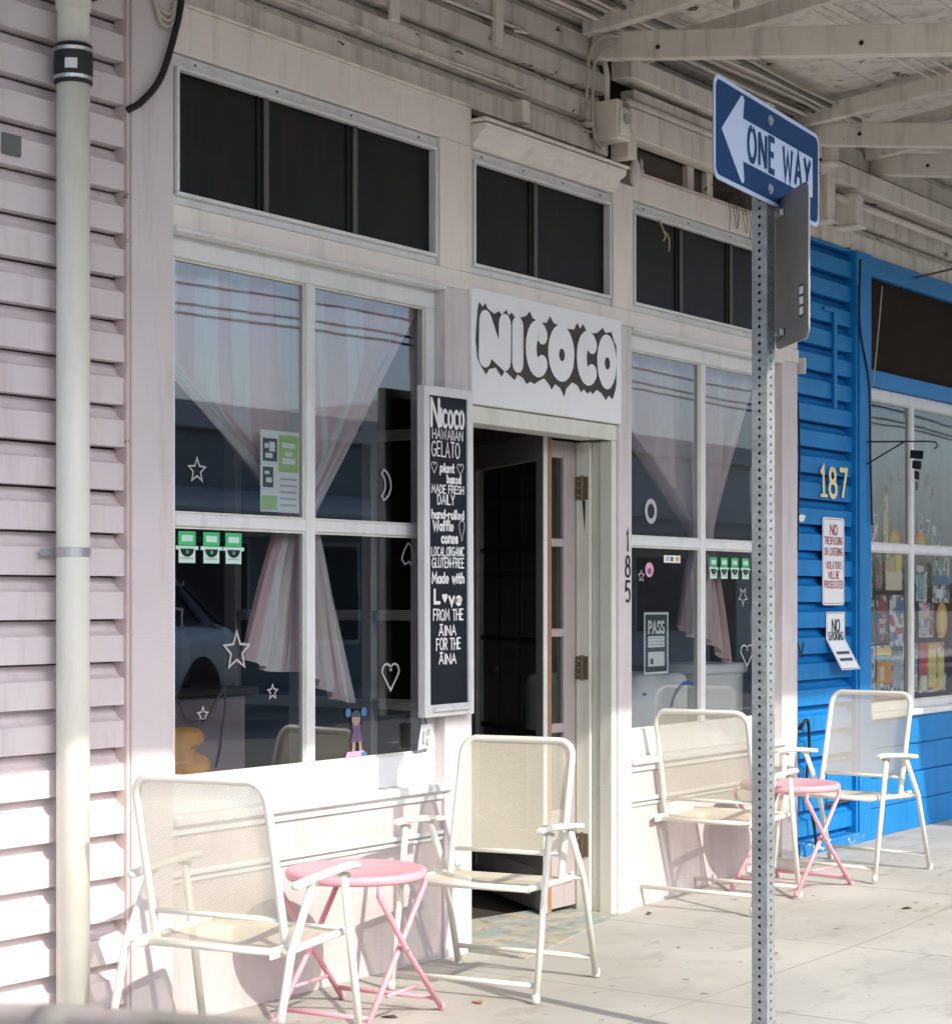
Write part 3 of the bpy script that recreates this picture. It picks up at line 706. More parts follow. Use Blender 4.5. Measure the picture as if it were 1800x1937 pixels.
letters(cb, 'N', (-.078, -.0122, HV(172)), UX, UZ, .098, .016, 'chalk_white', .046)
line('ICOCO', 150, 245, .013, .145, .030, sp=.3)
line('HAWAIIAN', 264, 316, .0048, .19); line('GELATO', 332, 415, .0058, .175, -.012)
line('plant', 455, 500, .009, .085, -.005, slant=.1); line('based', 520, 560, .009, .085, .038)
line('MADE FRESH', 577, 620, .0058, .20); line('DAILY', 630, 684, .0062, .105, -.012)
line('hand-rolled', 718, 764, .0085, .20); line('Waffle', 778, 830, .009, .125, -.030); line('cones', 845, 900, .010, .10, .010)
line('LOCAL,ORGANIC', 926, 974, .0052, .205); line('GLUTEN-FREE', 988, 1040, .0054, .20); line('Made with', 1072, 1128, .0085, .20)
line('L', 1170, 1240, .013, .030, -.07); line('ve', 1180, 1250, .013, .075, .045)
line('FROM THE', 1278, 1338, .0062, .185); line('\u0100INA', 1372, 1424, .0065, .105, -.006); line('FOR THE', 1442, 1504, .0062, .15, .0); line('\u0100INA', 1532, 1584, .0065, .105, -.006)
def heart2d(cx, cz, wd, h, n=9):
    P = [(cx, cz - h / 2)] + [(cx + wd * (x - .3) / .6, cz + h * (y - .36) / .66) for x, y in arc(.16, .5, .16, .17, 200, 10, n) + arc(.44, .5, .16, .17, 170, -20, n)]; return P
for hx, s in ((-.085, .036), (.08, .04)):
    m = MB(); m.strip(heart2d(hx, HV(480), s, .042), .003, Vector((0, -.0122, 0)), UX, UZ, Vector((0, -1, 0)), .0015, closed=True); m.build('heart_drawing', 'chalk_white', cb, world=False)
m = MB(); P = heart2d(-.022, HV(1215), .036, .036); m.add([(x, -.0140, z) for x, z in P], [tuple(range(len(P)))]); m.build('heart_drawing', 'chalk_white', cb, world=False)
m = MB(); N_ = Vector((0, -1, 0)); O_ = Vector((0, -.0122, 0))
m.strip([(.072, HV(815)), (.088, HV(888)), (.104, HV(815))], .003, O_, UX, UZ, N_, .0015); m.strip(arc(.088, HV(800), .017, .018, -20, 200, 10), .003, O_, UX, UZ, N_, .0018)
m.build('cone_drawing', 'chalk_white', cb, world=False)
# fix parent-space lettering of the tilted board: built in local coordinates
for o in cb.children:
    if o.name.startswith('lettering'):
        for v_ in o.data.vertices: v_.co += ORG[cb.name]
# 185
hn = thing('house_number', 'black numerals 185 set vertically on the pink post', 'house number', (7.245, -.047, 1.33))
for t, z in (('1', 1.605), ('8', 1.492), ('5', 1.384)): letters(hn, t, (7.258, -.0455, z), UX, UZ, .088, .011, 'black', .012 if t == '1' else .038, off=.002)
# ------------------------------------------------------------------ drain pipe
dp = thing('drain_pipe', 'cream plastic drain pipe running up the pink siding', 'pipe', (4.02, -.085, 0))
MB().tube([(4.02, -.085, -.02), (4.02, -.085, 1.6), (4.021, -.085, 2.96)], .049, 28).build('pipe', 'pvc', dp, True)
MB().tube([(4.021, -.085, 2.9), (4.021, -.085, 3.9)], .047, 28).build('upper_pipe', 'pvc', dp, True)
MB().tube([(4.021, -.085, 3.09), (4.021, -.085, 3.9)], .052, 28).build('hub', 'pvc', dp, True)
cp = MB().lathe([(.05, 2.868), (.056, 2.872), (.0575, 2.90), (.0575, 2.95), (.056, 2.983), (.05, 2.987)], (4.021, -.085, 0), 28).build('coupling', 'rubber', dp, True)
for z in (2.885, 2.967): MB().lathe([(.0565, z - .006), (.0588, z - .005), (.0588, z + .005), (.0565, z + .006)], (4.021, -.085, 0), 28).build('clamp_band', 'steel', cp)
tg = MB(); 
for i in range(5):
    a = R(202 + i * 9); tg.add([(4.021 + .0582 * math.cos(a), -.085 + .0582 * math.sin(a), z) for z in (2.905, 2.935)], [])
tg.f = [(2 * i, 2 * i + 2, 2 * i + 3, 2 * i + 1) for i in range(4)]; tg.build('label_sticker', 'tag_white', cp)
st = MB().lathe([(.0495, 1.475), (.0515, 1.476), (.0515, 1.502), (.0495, 1.503)], (4.02, -.085, 0), 28)
st.box(3.93, 3.975, -.05, -.046, 1.478, 1.50); st.box(4.066, 4.105, -.05, -.046, 1.478, 1.50); st.build('pipe_strap', 'steel', dp)
pl = box('wall_plate', 'grey_plate', None, 3.80, 3.868, -.034, -.0225, 2.635, 2.695, .002); tag(pl, 'small grey metal plate on the pink siding left of the pipe', 'plate')
bt = MB(); bt.box(4.20, 4.262, -.034, -.0285, .095, .108); tb = bt.build('blue_tag', 'sky_print', None, bevel=.001); tag(tb, 'small blue tag low on the pink siding behind the chair', 'tag')

# ------------------------------------------------------------------ things on the glass (outer face of the panes at y = 0.020)
GY = .0185
def star2d(cx, cz, r, inner=.45, rot=0): return [(cx + (r if k % 2 == 0 else r * inner) * math.sin(R(36 * k + rot)), cz + (r if k % 2 == 0 else r * inner) * math.cos(R(36 * k + rot))) for k in range(10)]
def outline(name, label, cat, pts, wd, mat='decal_white', group=None, y=GY):
    m = MB(); m.strip(pts, wd, Vector((0, y, 0)), UX, UZ, Vector((0, -1, 0)), 0, closed=True)
    o = m.build(name, mat, None, solid=.0008); tag(o, label, cat, group); return o
outline('star_sticker', 'small white outline star near the left edge of the upper left pane', 'sticker', star2d(4.655, 1.769, .040), .006, group='white window stickers')
outline('star_sticker', 'largest white outline star in the lower left pane', 'sticker', star2d(4.845, 1.178, .064), .008, group='white window stickers')
outline('star_sticker', 'tiny white star on the pink curtain tail in the lower left pane', 'sticker', star2d(5.025, 1.035, .026), .0045, group='white window stickers')
outline('star_sticker', 'tiny white star just above the tan plush toy', 'sticker', star2d(4.683, .973, .026), .0045, group='white window stickers')
outline('star_sticker', 'white upside down star under the four green stickers', 'sticker', star2d(8.444, 1.365, .045, rot=180), .006, group='white window stickers')
outline('star_sticker', 'tiny white star beside the pink round sticker', 'sticker', star2d(7.483, 1.453, .026), .0045, group='white window stickers')
mo = arc(5.60, 1.769, .080, .064, -62, 62, 14) + arc(5.585, 1.769, .062, .052, 50, -50, 12)
outline('moon_sticker', 'white crescent moon outline in the upper right pane beside the chalkboard', 'sticker', mo, .007, group='white window stickers')
outline('heart_sticker', 'white outline heart in the lower pane beside the chalkboard', 'sticker', heart2d(5.678, 1.066, .10, .10), .008, group='white window stickers')
outline('heart_sticker', 'white outline heart low in the right window behind the sign post', 'sticker', heart2d(8.488, 1.079, .13, .105), .008, group='white window stickers')
outline('drop_sticker', 'white outline drop below the middle rail beside the chalkboard', 'sticker', [(5.765, 1.48), (5.745, 1.50), (5.762, 1.535), (5.785, 1.56), (5.80, 1.55), (5.815, 1.52), (5.83, 1.495), (5.80, 1.478), (5.79, 1.49)], .006, 'print_grey', 'white window stickers')
outline('disc_sticker', 'pale lacy round paper in the upper pane of the right window', 'sticker', arc(7.567, 1.744, .042, .045, 0, 345, 22), .022, 'print_grey', 'white window stickers')
cat_l = [(4.56, 1.04), (4.60, .965), (4.63, .955), (4.70, .955), (4.735, 1.01), (4.785, 1.06), (4.79, 1.0), (4.775, .93), (4.765, .86), (4.745, .80)]
m = MB(); m.strip(cat_l, .008, Vector((0, GY, 0)), UX, UZ, Vector((0, -1, 0)), 0); o = m.build('cat_decal', 'black', None, solid=.0008); tag(o, 'black line drawing of a cat ear on the lower left pane', 'decal')
def green_sticker(x0, x1, z0, z1, label, grp):
    t = thing('green_sticker', label, 'sticker', ((x0 + x1) / 2, GY, z0), group=grp); wd = x1 - x0; h = z1 - z0; y = GY
    def q(nm, mt, a, b, c, d, dy): MB().box(x0 + wd * a, x0 + wd * b, y - dy - .0006, y - dy, z0 + h * c, z0 + h * d).build(nm, mt, t)
    q('green_panel', 'sticker_green', .04, .96, .56, 1, 0); q('light_panel', 'sticker_mint', .2, .8, .68, .88, .0008); q('paper', 'sticker_mint', .06, .94, 0, .42, 0)
    q('banner', 'sticker_mint', -.1, 1.1, .42, .54, .0002)
    P = [(x0 + wd * .5 + wd * .36 * math.cos(R(a)), z0 + h * .45 + h * .26 * math.sin(R(a))) for a in range(180, 361, 15)]
    MB().prism(P, y - .0016, y - .0009).build('emblem', 'black', t); q('text_bar', 'print_grey', .18, .82, .12, .17, .0008); q('emblem_core', 'sticker_green', .44, .56, .30, .40, .0018)
names3 = ('leftmost', 'middle', 'rightmost')
for k, (a, b) in enumerate(((4.565, 4.652), (4.680, 4.765), (4.786, 4.872))): green_sticker(a, b, 1.468, 1.57, names3[k] + ' of the three green and white stickers in the left window', 'green stickers')
for k, (a, b) in enumerate(((8.112, 8.186), (8.217, 8.291), (8.322, 8.398), (8.432, 8.510))):
    green_sticker(a, b, 1.448, 1.548, ('first', 'second', 'third', 'last')[k] + ' from the left of four green stickers in the right window', 'green stickers')

po = thing('window_poster', 'green and white printed poster taped inside the upper left pane', 'poster', (5.07, .026, 1.655))
PY = .0275
def pp(nm, mt, a, b, c, d, dy=.0006): MB().box(4.972 + .203 * a, 4.972 + .203 * b, PY - dy - .0006, PY - dy, 1.648 + .278 * c, 1.648 + .278 * d).build(nm, mt, po)
pp('sheet', 'sticker_white', 0, 1, 0, 1, 0); pp('green_block', 'print_green', .46, .97, .5, .96); pp('green_block', 'print_green', .02, .42, .02, .2)
pp('photo', 'print_dark', .06, .42, .62, .9); pp('photo', 'print_dark', .06, .32, .3, .55)
for a, b, c, d in ((.55, .88, .8, .86), (.62, .8, .7, .75), (.55, .88, .6, .67)): pp('text_bar', 'sticker_white', a, b, c, d, .0014)
for k in range(5): pp('text_bar', 'print_grey', .5, .92, .08 + k * .08, .105 + k * .08)
for k, (a, b, c, d) in enumerate(((.12, .3, .66, .72), (.22, .36, .74, .86), (.1, .2, .78, .84), (.14, .28, .36, .42), (.1, .22, .46, .5))): pp('photo_patch', 'sticker_white', a, b, c, d, .0014)
# decal of a small dressed figure, kept generic
dd = thing('figure_decal', 'small purple and blue doll figure sticker low in the left window', 'sticker', (5.47, GY, .78))
def dq(nm, mt, P, dy): MB().prism(P, GY - dy - .0006, GY - dy).build(nm, mt, dd)
dq('dress', 'lilac', [(5.445, .835), (5.515, .84), (5.50, .885), (5.505, .90), (5.45, .90), (5.46, .88)], 0); dq('head', 'skin_print', arc(5.475, .918, .024, .022, 0, 340, 14), .0008)
dq('fringe', 'print_dark', arc(5.475, .928, .03, .024, 0, 180, 10), .0012); dq('leg', 'skin_print', [(5.452, .80), (5.468, .80), (5.472, .84), (5.455, .84)], .0004); dq('leg', 'skin_print', [(5.495, .80), (5.51, .80), (5.505, .84), (5.488, .84)], .0004)
dq('hair', 'sky_print', arc(5.43, .945, .016, .016, 0, 330, 10), .0008); dq('hair', 'sky_print', arc(5.52, .945, .016, .016, 0, 330, 10), .0008); dq('hem', 'pink_print', [(5.415, .787), (5.53, .787), (5.52, .805), (5.425, .805)], .0008)
dq('shoe', 'sky_print', [(5.505, .782), (5.535, .782), (5.535, .80), (5.505, .80)], .0016)
sp_ = thing('hanging_bag', 'small clear bag of papers hanging at the right edge of the left window', 'bag', (5.83, -.02, .785))
MB().add([(5.79, -.022, .79), (5.876, -.022, .80), (5.868, -.03, .885), (5.80, -.03, .885)], [(0, 1, 2, 3)]).build('bag', 'paper', sp_, solid=.003)
for a, b, c, d in ((5.81, .815, 5.83, .86), (5.835, .81, 5.855, .835), (5.838, .845, 5.856, .868)): MB().box(a, c, -.0335, -.0325, b, d).build('print', 'print_grey', sp_)
MB().tube([(5.835, -.028, .885), (5.838, -.014, .92)], .003, 6).build('string', 'sky_print', sp_)
# PASS placard, pink sticker, small card
ps = thing('pass_placard', 'black and white inspection placard reading PASS in the right window', 'placard', (7.633, .026, 1.01))
box('sheet', 'print_dark', ps, 7.515, 7.740, .0262, .0268, 1.012, 1.295, 0)
m = MB(); m.strip([(7.525, 1.02), (7.73, 1.02), (7.73, 1.287), (7.525, 1.287)], .010, Vector((0, .0262, 0)), UX, UZ, Vector((0, -1, 0)), .0004, closed=True); m.build('border', 'sticker_white', ps)
letters(ps, 'PASS', (7.628, .0262, 1.225), UX, UZ, .05, .012, 'sticker_white', .135, off=.0008)
box('white_block', 'sticker_white', ps, 7.555, 7.70, .0254, .0260, 1.135, 1.185, 0); box('white_block', 'sticker_white', ps, 7.555, 7.70, .0254, .0260, 1.05, 1.115, 0)
for k in range(3): box('text_bar', 'print_grey', ps, 7.565, 7.69, .0246, .0252, 1.145 + k * .014, 1.15 + k * .014, 0)
box('mark', 'print_dark', ps, 7.575, 7.60, .0246, .0252, 1.06, 1.085, 0)
o = MB().prism(arc(7.553, 1.482, .036, .033, 0, 345, 20), GY - .0007, GY).build('round_sticker', 'pink_print', None); tag(o, 'pink round sticker in the upper corner of the right window', 'sticker')
o2 = MB().prism(arc(7.553, 1.476, .018, .014, 0, 345, 14), GY - .0016, GY - .0009).build('mark', 'lilac', o)
kc = thing('payment_card_sticker', 'small white sticker strip with coloured blocks in the right window', 'sticker', (7.76, GY, 1.518))
box('sheet', 'sticker_white', kc, 7.682, 7.832, GY - .0006, GY, 1.516, 1.55, 0)
for a, mt in ((7.70, 'print_grey'), (7.74, 'sky_print'), (7.79, 'orange_print')): box('block', mt, kc, a, a + .026, GY - .0014, GY - .0008, 1.523, 1.543, 0)

# ------------------------------------------------------------------ curtains
def curtain(name, label, x0, x1, xk, zt, zk, zb, mat, tailL, tailR, seed):
    """one cloth hung across the window, gathered in the middle and flaring out below the tie"""
    r_ = random.Random(seed); NU, NV = 56, 46; mb = MB(); uv = []; vs = []
    for j in range(NV + 1):
        t = j / NV
        for i in range(NU + 1):
            s = i / NU
            if t < .62:
                q = t / .62; z = zt + (zk - zt) * q
                if q < .36: a = x0
                else: a = x0 + (xk - .05 - x0) * ((q - .36) / .64) ** .92
                b = x1 + (xk + .05 - x1) * q ** .97
                z += .05 * math.sin(math.pi * s) * q * (1 - q)
            else:
                q = (t - .62) / .38; e = q ** .8
                z = zk + (zb - zk) * q; a = xk - .05 - (xk - .05 - tailL) * e; b = xk + .05 + (tailR - xk - .05) * e
                z += q * (.18 * (1 - s) - .02 * math.sin(s * 9))
            amp = .016 + .020 * (1 - abs(b - a) / (x1 - x0))
            edge = math.exp(-min(s, 1 - s) * 16) if t < .62 else 0
            y = .105 + amp * (math.sin(s * 2 * math.pi * 6.5 + .9 * math.sin(t * 3 + seed) + 1.3 * math.sin(s * 5 + seed)) + .45 * math.sin(s * 2 * math.pi * 15 + 2 * t + seed) + .25 * math.sin(s * 2 * math.pi * 27 - 3 * t)) - .030 * edge
            lin = a + (b - a) * s
            if t < .62:                                  # hangs straight between two slanting, gathered hems
                hw = .09; xs_ = x0 + (x1 - x0) * s; k_ = min(1, max(0, (b - a - 2 * hw) / .22)); k_ = k_ * k_ * (3 - 2 * k_)
                if xs_ < a + hw: hang = a + hw * (xs_ - x0 + .001) / max(.001, a + hw - x0)
                elif xs_ > b - hw: hang = b - hw * (x1 - xs_ + .001) / max(.001, x1 - b + hw)
                else: hang = xs_
                lin += (hang - lin) * k_
            vs.append((lin, y, z)); uv.append((s + .012 * math.sin(t * 5 + s * 4) + .016 * math.sin(s * 17 + seed), t))
    fs = [(j * (NU + 1) + i, j * (NU + 1) + i + 1, (j + 1) * (NU + 1) + i + 1, (j + 1) * (NU + 1) + i) for j in range(NV) for i in range(NU)]
    mb.add(vs, fs); mb.uv = uv
    c = thing(name, label, 'curtain', (xk, .105, zb)); mb.build('cloth', mat, c, True)
    MB().tube([(x0, .105, zt + .005), (x1, .105, zt + .005)], .008).build('rod', 'white', c)
    MB().lathe([(.052, -.012), (.058, 0), (.052, .012)], (xk, .105, zk), 16).build('tie', mat if mat != 'curtain_stripe' else 'pink_print', c, True)
curtain('curtain', 'pink and white striped curtain gathered in the left display window', 4.46, 5.93, 5.245, 2.47, 1.65, .98, 'curtain_stripe', 4.98, 5.57, 2)
curtain('curtain', 'faded pink curtain gathered in the right display window', 7.32, 8.72, 8.17, 2.47, 1.62, 1.05, 'curtain_plain', 7.98, 8.50, 5)
# ------------------------------------------------------------------ inside the left window: plush toy, card reader, bottles, counter
pt = thing('plush_toy', 'tan plush animal toy sitting in the lower left corner of the window', 'toy', (4.62, .13, .74))
b = MB(); b.ball((4.60, .13, .81), (.085, .06, .10)); b.ball((4.69, .105, .895), (.082, .045, .040)); b.ball((4.71, .10, .80), (.088, .05, .048)); b.ball((4.585, .125, .93), (.06, .05, .055)); b.ball((4.65, .11, .85), (.05, .05, .07)); bo = b.build('body', 'plush', pt, True)
rm_ = bo.modifiers.new('remesh', 'REMESH'); rm_.mode = 'VOXEL'; rm_.voxel_size = .008; rm_.use_smooth_shade = True; sm_ = bo.modifiers.new('smooth', 'SMOOTH'); sm_.iterations = 6
b = MB(); b.ball((4.553, .13, .95), (.02, .012, .025)); b.build('ear', 'plush', pt, True)
ct = thing('counter', 'low counter inside the left display window', 'counter', (5.0, .8, 0))
box('counter_body', 'room_mauve', ct, 4.4, 5.7, .75, 1.25, 0, .98, .006); box('counter_top', 'dark_wood', ct, 4.36, 5.75, .72, 1.28, .9802, 1.01, .006)
tm = thing('card_terminal', 'grey payment screen on a stand inside the left window', 'terminal', (5.12, .9, 1.01))
box('base', 'print_grey', tm, 5.06, 5.26, .82, .98, 1.0102, 1.09, .008); box('neck', 'print_grey', tm, 5.10, 5.22, .88, .95, 1.0904, 1.27, .008)
MB().beam((5.0, .86, 1.33), (5.29, .86, 1.33), .03, .10, (0, -.3, 1)).build('screen', 'print_grey', tm, bevel=.006)
for k, x in enumerate((5.40, 5.50)):
    t = thing('pump_bottle', ('left' if k == 0 else 'right') + ' dark pump bottle standing beside the payment screen', 'bottle', (x, .9, 1.01), group='pump bottles')
    MB().lathe([(.034, 1.0102), (.036, 1.03), (.036, 1.19), (.014, 1.225), (.012, 1.245)], (x, .9, 0), 16).build('bottle', 'shop_black', t, True)
    p = MB(); p.tube([(x, .9, 1.24), (x, .9, 1.31)], .005); p.tube([(x + .005, .9, 1.31), (x - .04, .9, 1.315)], .006); p.build('pump', 'print_grey', t)
# right window: chest freezer and white box
fz = thing('white_freezer', 'white rounded ice cream machine inside the right window', 'machine', (7.95, .35, 0))
MB().box(7.62, 8.26, .2, .75, 0, 1.0).build('body', 'appliance', fz, bevel=.05, seg=4)
m = MB(); m.strip(arc(8.22, .80, .16, .15, 175, 70, 12), .022, Vector((0, .1995, 0)), UX, UZ, Vector((0, -1, 0)), .001); m.build('blue_arc', 'sky_print', fz)
box('badge', 'sky_print', fz, 7.80, 7.835, .1975, .1992, .905, .918, 0); box('notice', 'paper', fz, 8.06, 8.20, .1965, .1985, .69, .84, 0)
wb = thing('white_tub', 'tapered white bin standing inside the right window', 'bin', (8.55, .3, 0))
m = MB(); 
for z, s in ((.0, .9), (1.03, 1.0)): m.add([(8.55 - .20 * s, .30 - .13 * s, z), (8.55 + .20 * s, .30 - .13 * s, z), (8.55 + .20 * s, .30 + .13 * s, z), (8.55 - .20 * s, .30 + .13 * s, z)], [])
m.f = [(3, 2, 1, 0), (4, 5, 6, 7), (0, 1, 5, 4), (1, 2, 6, 5), (2, 3, 7, 6), (3, 0, 4, 7)]; m.build('tub', 'appliance', wb, bevel=.01)
MB().box(8.335, 8.765, .158, .445, .985, 1.035).build('rim', 'appliance', wb, bevel=.006)

# ================================================================== blue shop
bb = thing('blue_shop', 'bright blue wooden shop front with posters in its window', 'building', (10.5, 0, .06))
siding(bb, 8.912, 9.60, .10, 3.20, .132, .016, -.022, 'blue')
siding(bb, 8.912, 14.0, 3.205, 4.15, .15, 3.205, -.014, 'beige', (10.2, 11.6))
box('backing_wall', 'dark_wood', bb, 8.912, 9.65, .035, .1, -.02, 4.15, 0); box('backing_wall', 'dark_wood', bb, 9.65, 14.0, .06, .1, 3.02, 4.15, 0)
box('pilaster', 'blue', bb, 9.60, 9.79, -.05, .08, .10, 3.20); box('pilaster_edge', 'blue', bb, 9.62, 9.70, -.062, -.0503, .10, 3.02, .004)
box('base_board', 'blue_base', bb, 8.912, 9.83, -.06, .05, .02, .115, .006)
box('top_board', 'blue', bb, 9.7905, 14.0, -.035, .05, 3.095, 3.20)
box('mid_board', 'blue', bb, 9.7905, 14.0, -.035, .05, 2.505, 2.59)
box('dark_panel', 'brown_panel', bb, 9.7905, 14.0, .0, .03, 2.5905, 3.0945, 0)
display(bb, 9.7905, 12.1, 10.47, 1.635, 'blue_glass', 2.504, .735, 2.44, 'white'); box('stile', 'white', bb, 12.1005, 12.2, -.03, .05, .2, 2.504)
box('window_sill', 'white', bb, 9.7905, 12.4, -.06, .05, .70, .7355, .006)
for k in range(4):
    box('lower_board', 'blue', bb, 9.84, 14.0, -.028 + (.012 if k == 2 else 0), .04, .06 + k * .16, .217 + k * .16, .004)
box('wall_strip', 'blue', bb, 9.352, 9.385, -.040, -.0225, 2.34, 2.86, .003); box('wall_strip', 'blue', bb, 9.24, 9.3515, -.036, -.0225, 2.84, 2.86, .003)
box('hatch', 'blue', bb, 9.28, 9.585, -.032, -.0225, .30, .50, .003)
for a in ((9.27, 9.59, .505, .512), (9.27, 9.59, .288, .295)): box('hatch_trim', 'dark_wood', bb, a[0], a[1], -.035, -.0225, a[2], a[3], .001)
rm2 = thing_part('shop_room', bb)
box('back_wall', 'room', rm2, 9.66, 14, 3.0, 3.05, 0, 3, 0); box('floor', 'room_floor', rm2, 9.66, 14, .1, 3, .0, .04, 0); box('side_wall', 'room', rm2, 9.60, 9.65, .11, 3, 0, 3, 0)
box('ceiling', 'room', rm2, 9.66, 14, .1, 3, 2.95, 3.0, 0); box('side_wall', 'room', rm2, 13.95, 14.0, .11, 3, 0, 3, 0); box('end_panel', 'blue', bb, 12.2005, 14.0, .0, .05, .70, 2.504, .004)
# curtain backdrop in blue window
NU = 50; vs = []; uv = []
for j in range(9):
    for i in range(NU + 1):
        s = i / NU; vs.append((9.84 + 2.2 * s, .30 + .02 * math.sin(s * 70) , 1.45 + j * .125)); uv.append((s, j / 8))
mb = MB().add(vs, [(j * (NU + 1) + i, j * (NU + 1) + i + 1, (j + 1) * (NU + 1) + i + 1, (j + 1) * (NU + 1) + i) for j in range(8) for i in range(NU)]); mb.uv = uv
o = mb.build('window_curtain', 'curtain_white', None, True); tag(o, 'pale gauzy curtain behind the glass of the blue shop', 'curtain')
n8 = thing('house_number', 'gold numerals 187 on the blue siding', 'house number', (9.36, -.024, 1.88))
for t, x, wd in (('1', 9.23, .05), ('8', 9.345, .085), ('7', 9.475, .085)):
    letters(n8, t, (x, -.0225, 1.955), UX, UZ, .145, .026, 'gold_number', wd, off=.012, caps=False, slant=-.05)
    if t == '1': box('serif', 'gold_number', n8, 9.195, 9.275, -.0365, -.0345, 1.876, 1.892, 0)
def notice(name, label, x0, x1, z0, z1, lines, inkmat, bend=0.0):
    t = thing(name, label, 'sign', ((x0 + x1) / 2, -.024, z0)); rr = .02; P = []
    for cx_, cz_, a in ((x1 - rr, z1 - rr, 0), (x0 + rr, z1 - rr, 90), (x0 + rr, z0 + rr, 180), (x1 - rr, z0 + rr, 270)): P += arc(cx_, cz_, rr, rr, a, a + 90, 4)
    if bend:
        box('plate', 'white_clean', t, x0, x1, -.0285, -.0265, z0 + .16, z1, 0); box('bent_flap', 'white_clean', t, x0, x1, -.0285, -.0265, z0, z0 + .1597, 0)
    else: MB().prism(P, -.0285, -.0265).build('plate', 'white_clean', t)
    if bend: P = [(x0, z0), (x1, z0), (x1, z0 + .16), (x1, z1), (x0, z1), (x0, z0 + .16)]
    m = MB(); Q = [((x0 + x1) / 2 + (x - (x0 + x1) / 2) * .92, (z0 + z1) / 2 + (z - (z0 + z1) / 2) * .96) for x, z in P]
    m.strip(Q, .003, Vector((0, -.0286, 0)), UX, UZ, Vector((0, -1, 0)), .0004, closed=True); m.build('border', inkmat, t)
    for tx, fz_, h, wd, fit in lines: letters(t, tx, ((x0 + x1) / 2, -.0286, z0 + (z1 - z0) * fz_), UX, UZ, h, wd, inkmat, fit * (x1 - x0), off=.0006)
    return t
notice('no_trespassing_sign', 'white and red no trespassing sign on the blue siding', 9.232, 9.492, 1.32, 1.775,
       [('NO', .86, .05, .010, .32), ('TRESPASSING', .735, .036, .0055, .84), ('OR LOITERING', .61, .036, .0055, .84), ('VIOLATORS', .455, .036, .0055, .74), ('WILL BE', .345, .036, .0055, .5), ('PROSECUTED', .235, .036, .0055, .84), ('SEC. 708-815', .13, .028, .005, .8)] if False else
       [('NO', .86, .05, .010, .32), ('TRESPASSING', .735, .036, .0055, .84), ('OR LOITERING', .61, .036, .0055, .84), ('VIOLATORS', .455, .036, .0055, .74), ('WILL BE', .345, .036, .0055, .5), ('PROSECUTED', .235, .036, .0055, .84)], 'sign_red')
t2 = notice('bent_sign', 'bent white and black notice below the no trespassing sign', 9.275, 9.50, .985, 1.285,
       [('NO', .76, .06, .013, .4), ('SMOKING', .58, .04, .008, .8)], 'print_dark', True)
for k in range(2): box('text_bar', 'print_dark', t2, 9.31, 9.465, -.0300, -.0290, 1.065 - k * .035, 1.08 - k * .035, 0)
# bend the lower half outward and aside
for o in t2.children:
    for v_ in o.data.vertices:
        z = v_.co.z
        if z < .16: v_.co.y -= (.16 - z) * .42; v_.co.x += (.16 - z) * .30
# graffiti scrap and flaked patch on blue boards
m = MB(); m.strip([(8.955, 1.13), (8.995, 1.06), (9.02, 1.13)], .012, Vector((0, -.0245, 0)), UX, UZ, Vector((0, -1, 0)), 0); o = m.build('graffiti_mark', 'black', None, solid=.0006); tag(o, 'small black painted tick mark on the blue siding', 'graffiti')
o = MB().prism([(8.95, 1.76), (8.99, 1.78), (9.04, 1.775), (9.02, 1.745), (8.985, 1.74)], -.0255, -.0238).build('paint_flake', 'sticker_white', None); tag(o, 'pale bare flake in the blue paint beside the no trespassing sign', 'paint flake')
# cables on the blue corner
def cable(name, label, pts, r, mat, grp=None, k=6):
    o = MB().tube(catmull(pts, k), r, 6).build(name, mat, None, True); tag(o, label, 'cable', grp); return o
cable('black_cable', 'thin black cable hanging down the blue siding edge beside the pink post', [(8.93, -.035, 2.35), (8.94, -.04, 2.1), (8.93, -.04, 1.9), (8.922, -.038, 1.6)], .006, 'black', 'loose cables')
cable('black_cable', 'black cable looping at the foot of the blue corner behind the second pink table', [(8.93, -.045, .70), (8.99, -.06, .74), (9.03, -.05, .60), (9.0, -.05, .40), (9.06, -.06, .22), (9.08, -.07, .07)], .009, 'black', 'loose cables')
cable('black_cable', 'dark cable running down the blue pilaster past the window', [(9.61, -.066, 3.15), (9.60, -.068, 2.8), (9.72, -.066, 2.5), (9.74, -.066, 2.1), (9.76, -.066, 1.75)], .006, 'black', 'loose cables')
cable('pull_cord', 'pale cord hanging across the dark panel above the blue shop window', [(9.93, -.05, 3.05), (9.88, -.05, 2.8), (9.80, -.055, 2.5)], .004, 'wire_cream', 'loose cables')
# bracket with spinner
br = thing('wall_bracket', 'thin black iron bracket beside the blue shop window', 'bracket', (9.75, -.06, 1.95))
MB().tube([(9.70, -.062, 2.19), (9.78, -.20, 2.19), (9.86, -.34, 2.19), (9.88, -.375, 2.185), (9.885, -.385, 2.165), (9.875, -.37, 2.15)], .005, 6).build('arm', 'black', br, True)
MB().tube([(9.70, -.062, 2.07), (9.80, -.235, 2.19)], .005, 6).build('brace', 'black', br, True)
wsn = thing('spinner', 'black twisted paddle ornament hanging from the iron bracket', 'ornament', (9.83, -.29, 1.93))
MB().tube([(9.83, -.29, 1.925), (9.83, -.29, 2.183)], .003, 6).build('rod', 'steel', wsn)
for k in range(4):
    a = R(20 + k * 14); z = 1.955 + k * .055; d = Vector((math.cos(a), math.sin(a), .12)) * .05
    MB().beam(Vector((9.83, -.29, z)) - d, Vector((9.83, -.29, z)) + d, .006, .044).build('paddle', 'shop_black', wsn)
